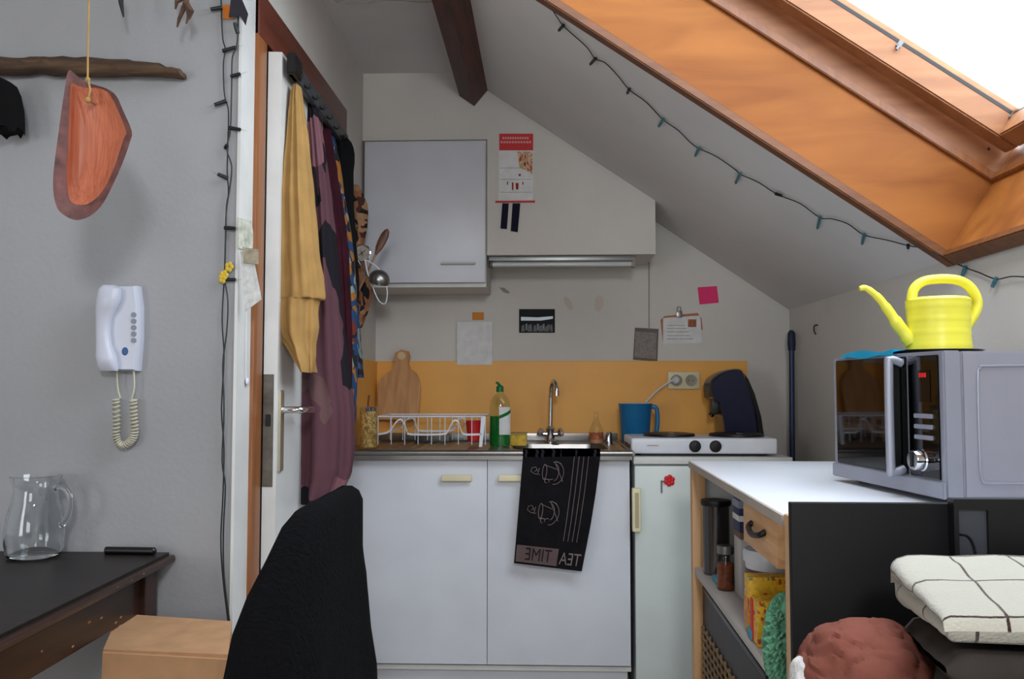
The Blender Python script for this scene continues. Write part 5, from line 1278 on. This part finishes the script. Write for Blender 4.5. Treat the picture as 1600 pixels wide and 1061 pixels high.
# corner points of the top face
c_bl = onZ(1400, 864, BT); c_fl = onZ(1468, 972, BT - .004)
br_dir = Vector((1, .03, 0)); 
def blank(u, v, layer_z, inset=0):
    """u across (0 at the left), v from back (0) to front (1)"""
    a = c_bl.lerp(c_fl, v); p = a + Vector((1, .02, 0)) * (u * .56 + inset - .006); p.z = layer_z; return p
# ring profile front-to-back with rounded front, swept across u; left side closed by folds
def foldslab(name, z1, th, mat, label, inset=0, front=0, seed=0, vmin=0, tilt=0):
    rows = []; nU = 40
    for i in range(nU + 1):
        u = i / nU; row = []; s = 0; last = None
        prof = []
        for k in range(21): prof.append((k / 20 * .96 + vmin * (1 - k / 20), z1))
        for k in range(1, 9):
            t = k / 8 * PI; prof.append((.96 + .04 * math.sin(t) + front * math.sin(t), z1 - th / 2 + th / 2 * math.cos(t)))
        for k in range(1, 11): prof.append((.96 - k / 10 * (.96 - vmin), z1 - th))
        prof.append((vmin - .03, z1 - th / 2)); prof.append((vmin, z1))
        e = 1 - max(0, 1 - u / .04) ** 2      # round off the left edge
        for (v, z) in prof:
            zz = (z1 - th / 2) + (z - (z1 - th / 2)) * (.15 + .85 * math.sqrt(max(0, e)))
            p = blank(u, v, zz, inset)
            w = .006 * noise.noise(Vector((p.x * 7, p.y * 7, z * 8 + seed))) + .003 * noise.noise(Vector((p.x * 22, p.y * 22, seed)))
            p.z += w - tilt * (1 - v)
            if last is not None: s += (p - last).length
            last = p
            row.append((p, (u * .56 * 1.8 + .084 + .05 * seed, s * .84 + .052)))
        rows.append(row)
    return uvslab(name, rows, mat, label, 'blanket')
def checkblanket():
    rows = []; nv = 46
    for i in range(nv + 1):
        v = i / nv; vv = v
        e = max(0, (v - .955) / .045); sh = math.sqrt(max(0, 1 - e * e)); eb = max(0, (.03 - v) / .03); sh *= math.sqrt(max(0, 1 - eb * eb)) * .98 + .02
        th = .074 * (1 - v) + .026 * v; zc_ = BT - th / 2 + (0 if v < .955 else 0); row = []; s_a = v * .345 * .84 + .052 + e * .01
        a0 = c_bl.lerp(c_fl, v)
        def P_(dx, z, du):
            p = Vector((a0.x + dx, a0.y + .02 * dx, 0)); w = .005 * noise.noise(Vector((p.x * 7, p.y * 7, z * 8))) + .0025 * noise.noise(Vector((p.x * 22, p.y * 22, 1)))
            p.z = zc_ + (z - zc_) * sh + w; row.append((p, (du * 1.8 + .084, s_a)))
        for k in range(31): d = .56 * (1 - k / 30); P_(d + .012 * (k / 30), BT, d + .012)
        for k in range(1, 22):
            t = k / 22; x = .012 - (.022 - .008 * v) * (abs(math.sin(2 * PI * t)) ** .45) * (1 - .15 * t) - .004 * math.sin(v * 5 + t * 2)
            P_(x + .012 * t, BT - th * t, .012 - t * .08)
        for k in range(1, 8): P_(.024 + .08 * k, BT - th, -.07 - .08 * k)
        rows.append(row)
    return uvslab('check_blanket', rows, Mchk, 'cream wool blanket with brown window-pane check, folded on top of the stack', 'blanket')
checkblanket()
Mgb = fabric('dark_blanket', (.26, .235, .22), .2); Mgb2 = fabric('taupe_blanket', (.34, .31, .29), .2)
foldslab('dark_grey_blanket', BT - .033, .034, Mgb, 'dark grey-brown blanket folded under the cream check blanket', .012, -.01, 2, 0, .050)
foldslab('taupe_blanket', BT - .070, .045, Mgb2, 'taupe blanket folded beneath the dark grey-brown blanket', .020, .0, 3, 0, .048)
foldslab('lower_blanket', BT - .118, .060, Mgb, 'brown blanket folded beneath the taupe blanket', .015, .0, 5, 0, .03)
foldslab('bottom_blanket', BT - .181, .060, Mgb2, 'lowest taupe blanket of the folded stack on the daybed', .02, .0, 6, 0, .01)
# pillow
c0 = W(1338, 1045, 1.08)
b2 = B(); bmesh.ops.create_uvsphere(b2, u_segments=96, v_segments=64, radius=1)
for v in b2.verts:
    n_ = v.co.copy(); e = .72
    v.co = Vector((math.copysign(abs(n_.x) ** e, n_.x) * .082, math.copysign(abs(n_.y) ** .85, n_.y) * .10, math.copysign(abs(n_.z) ** .8, n_.z) * .105))
    f = noise.noise(Vector((n_.x * 2.2 + n_.z, n_.y * 2, n_.z * 2.4)))
    g = 1 - abs(noise.noise(Vector((n_.x * 2.5 + n_.z * 1.8, n_.y * 2.0, n_.z * 4.0 - n_.x * 2.0))))
    g = max(0, (g - .78) / .22); g2 = 1 - abs(noise.noise(Vector((n_.x * 4 + n_.z * 6 + 7, n_.y * 3, n_.z * 3 + 3)))); g2 = max(0, (g2 - .85) / .15)
    v.co *= 1 + .06 * f - .045 * g - .022 * g2
b = B(); merge(b, b2, Matrix.Translation(Vector((c0.x + .013, 1.08, c0.z - .050))))
lo_ = min(v.co.z for v in b.verts)
for v in b.verts:
    if v.co.z < .70: v.co.z = .622 + (v.co.z - lo_) * (.70 - .622) / (.70 - lo_)
pil = thing('terracotta_pillow', 'terracotta brown creased pillow in front of the black board', 'pillow', (c0.x, 1.08, .62))
obj('pillow', b, fabric('terracotta', (.53, .31, .26), .12, sc=9), pil)
q = W(1246, 1050, 1.09); b = B(); b2 = B(); bmesh.ops.create_icosphere(b2, subdivisions=4, radius=.03); merge(b, b2, Matrix.Translation(Vector((q.x + .004, 1.09, q.z - .030))) @ Matrix.Diagonal((.5, 1.0, 1.6, 1))); wrinkle(b, .004, 90)
tag(obj('white_fleece', b, plain('fleece', (.80, .79, .78), 1, 0, .1, 80, .8, 200)), 'white fleece edge poking out left of the terracotta pillow', 'fleece')
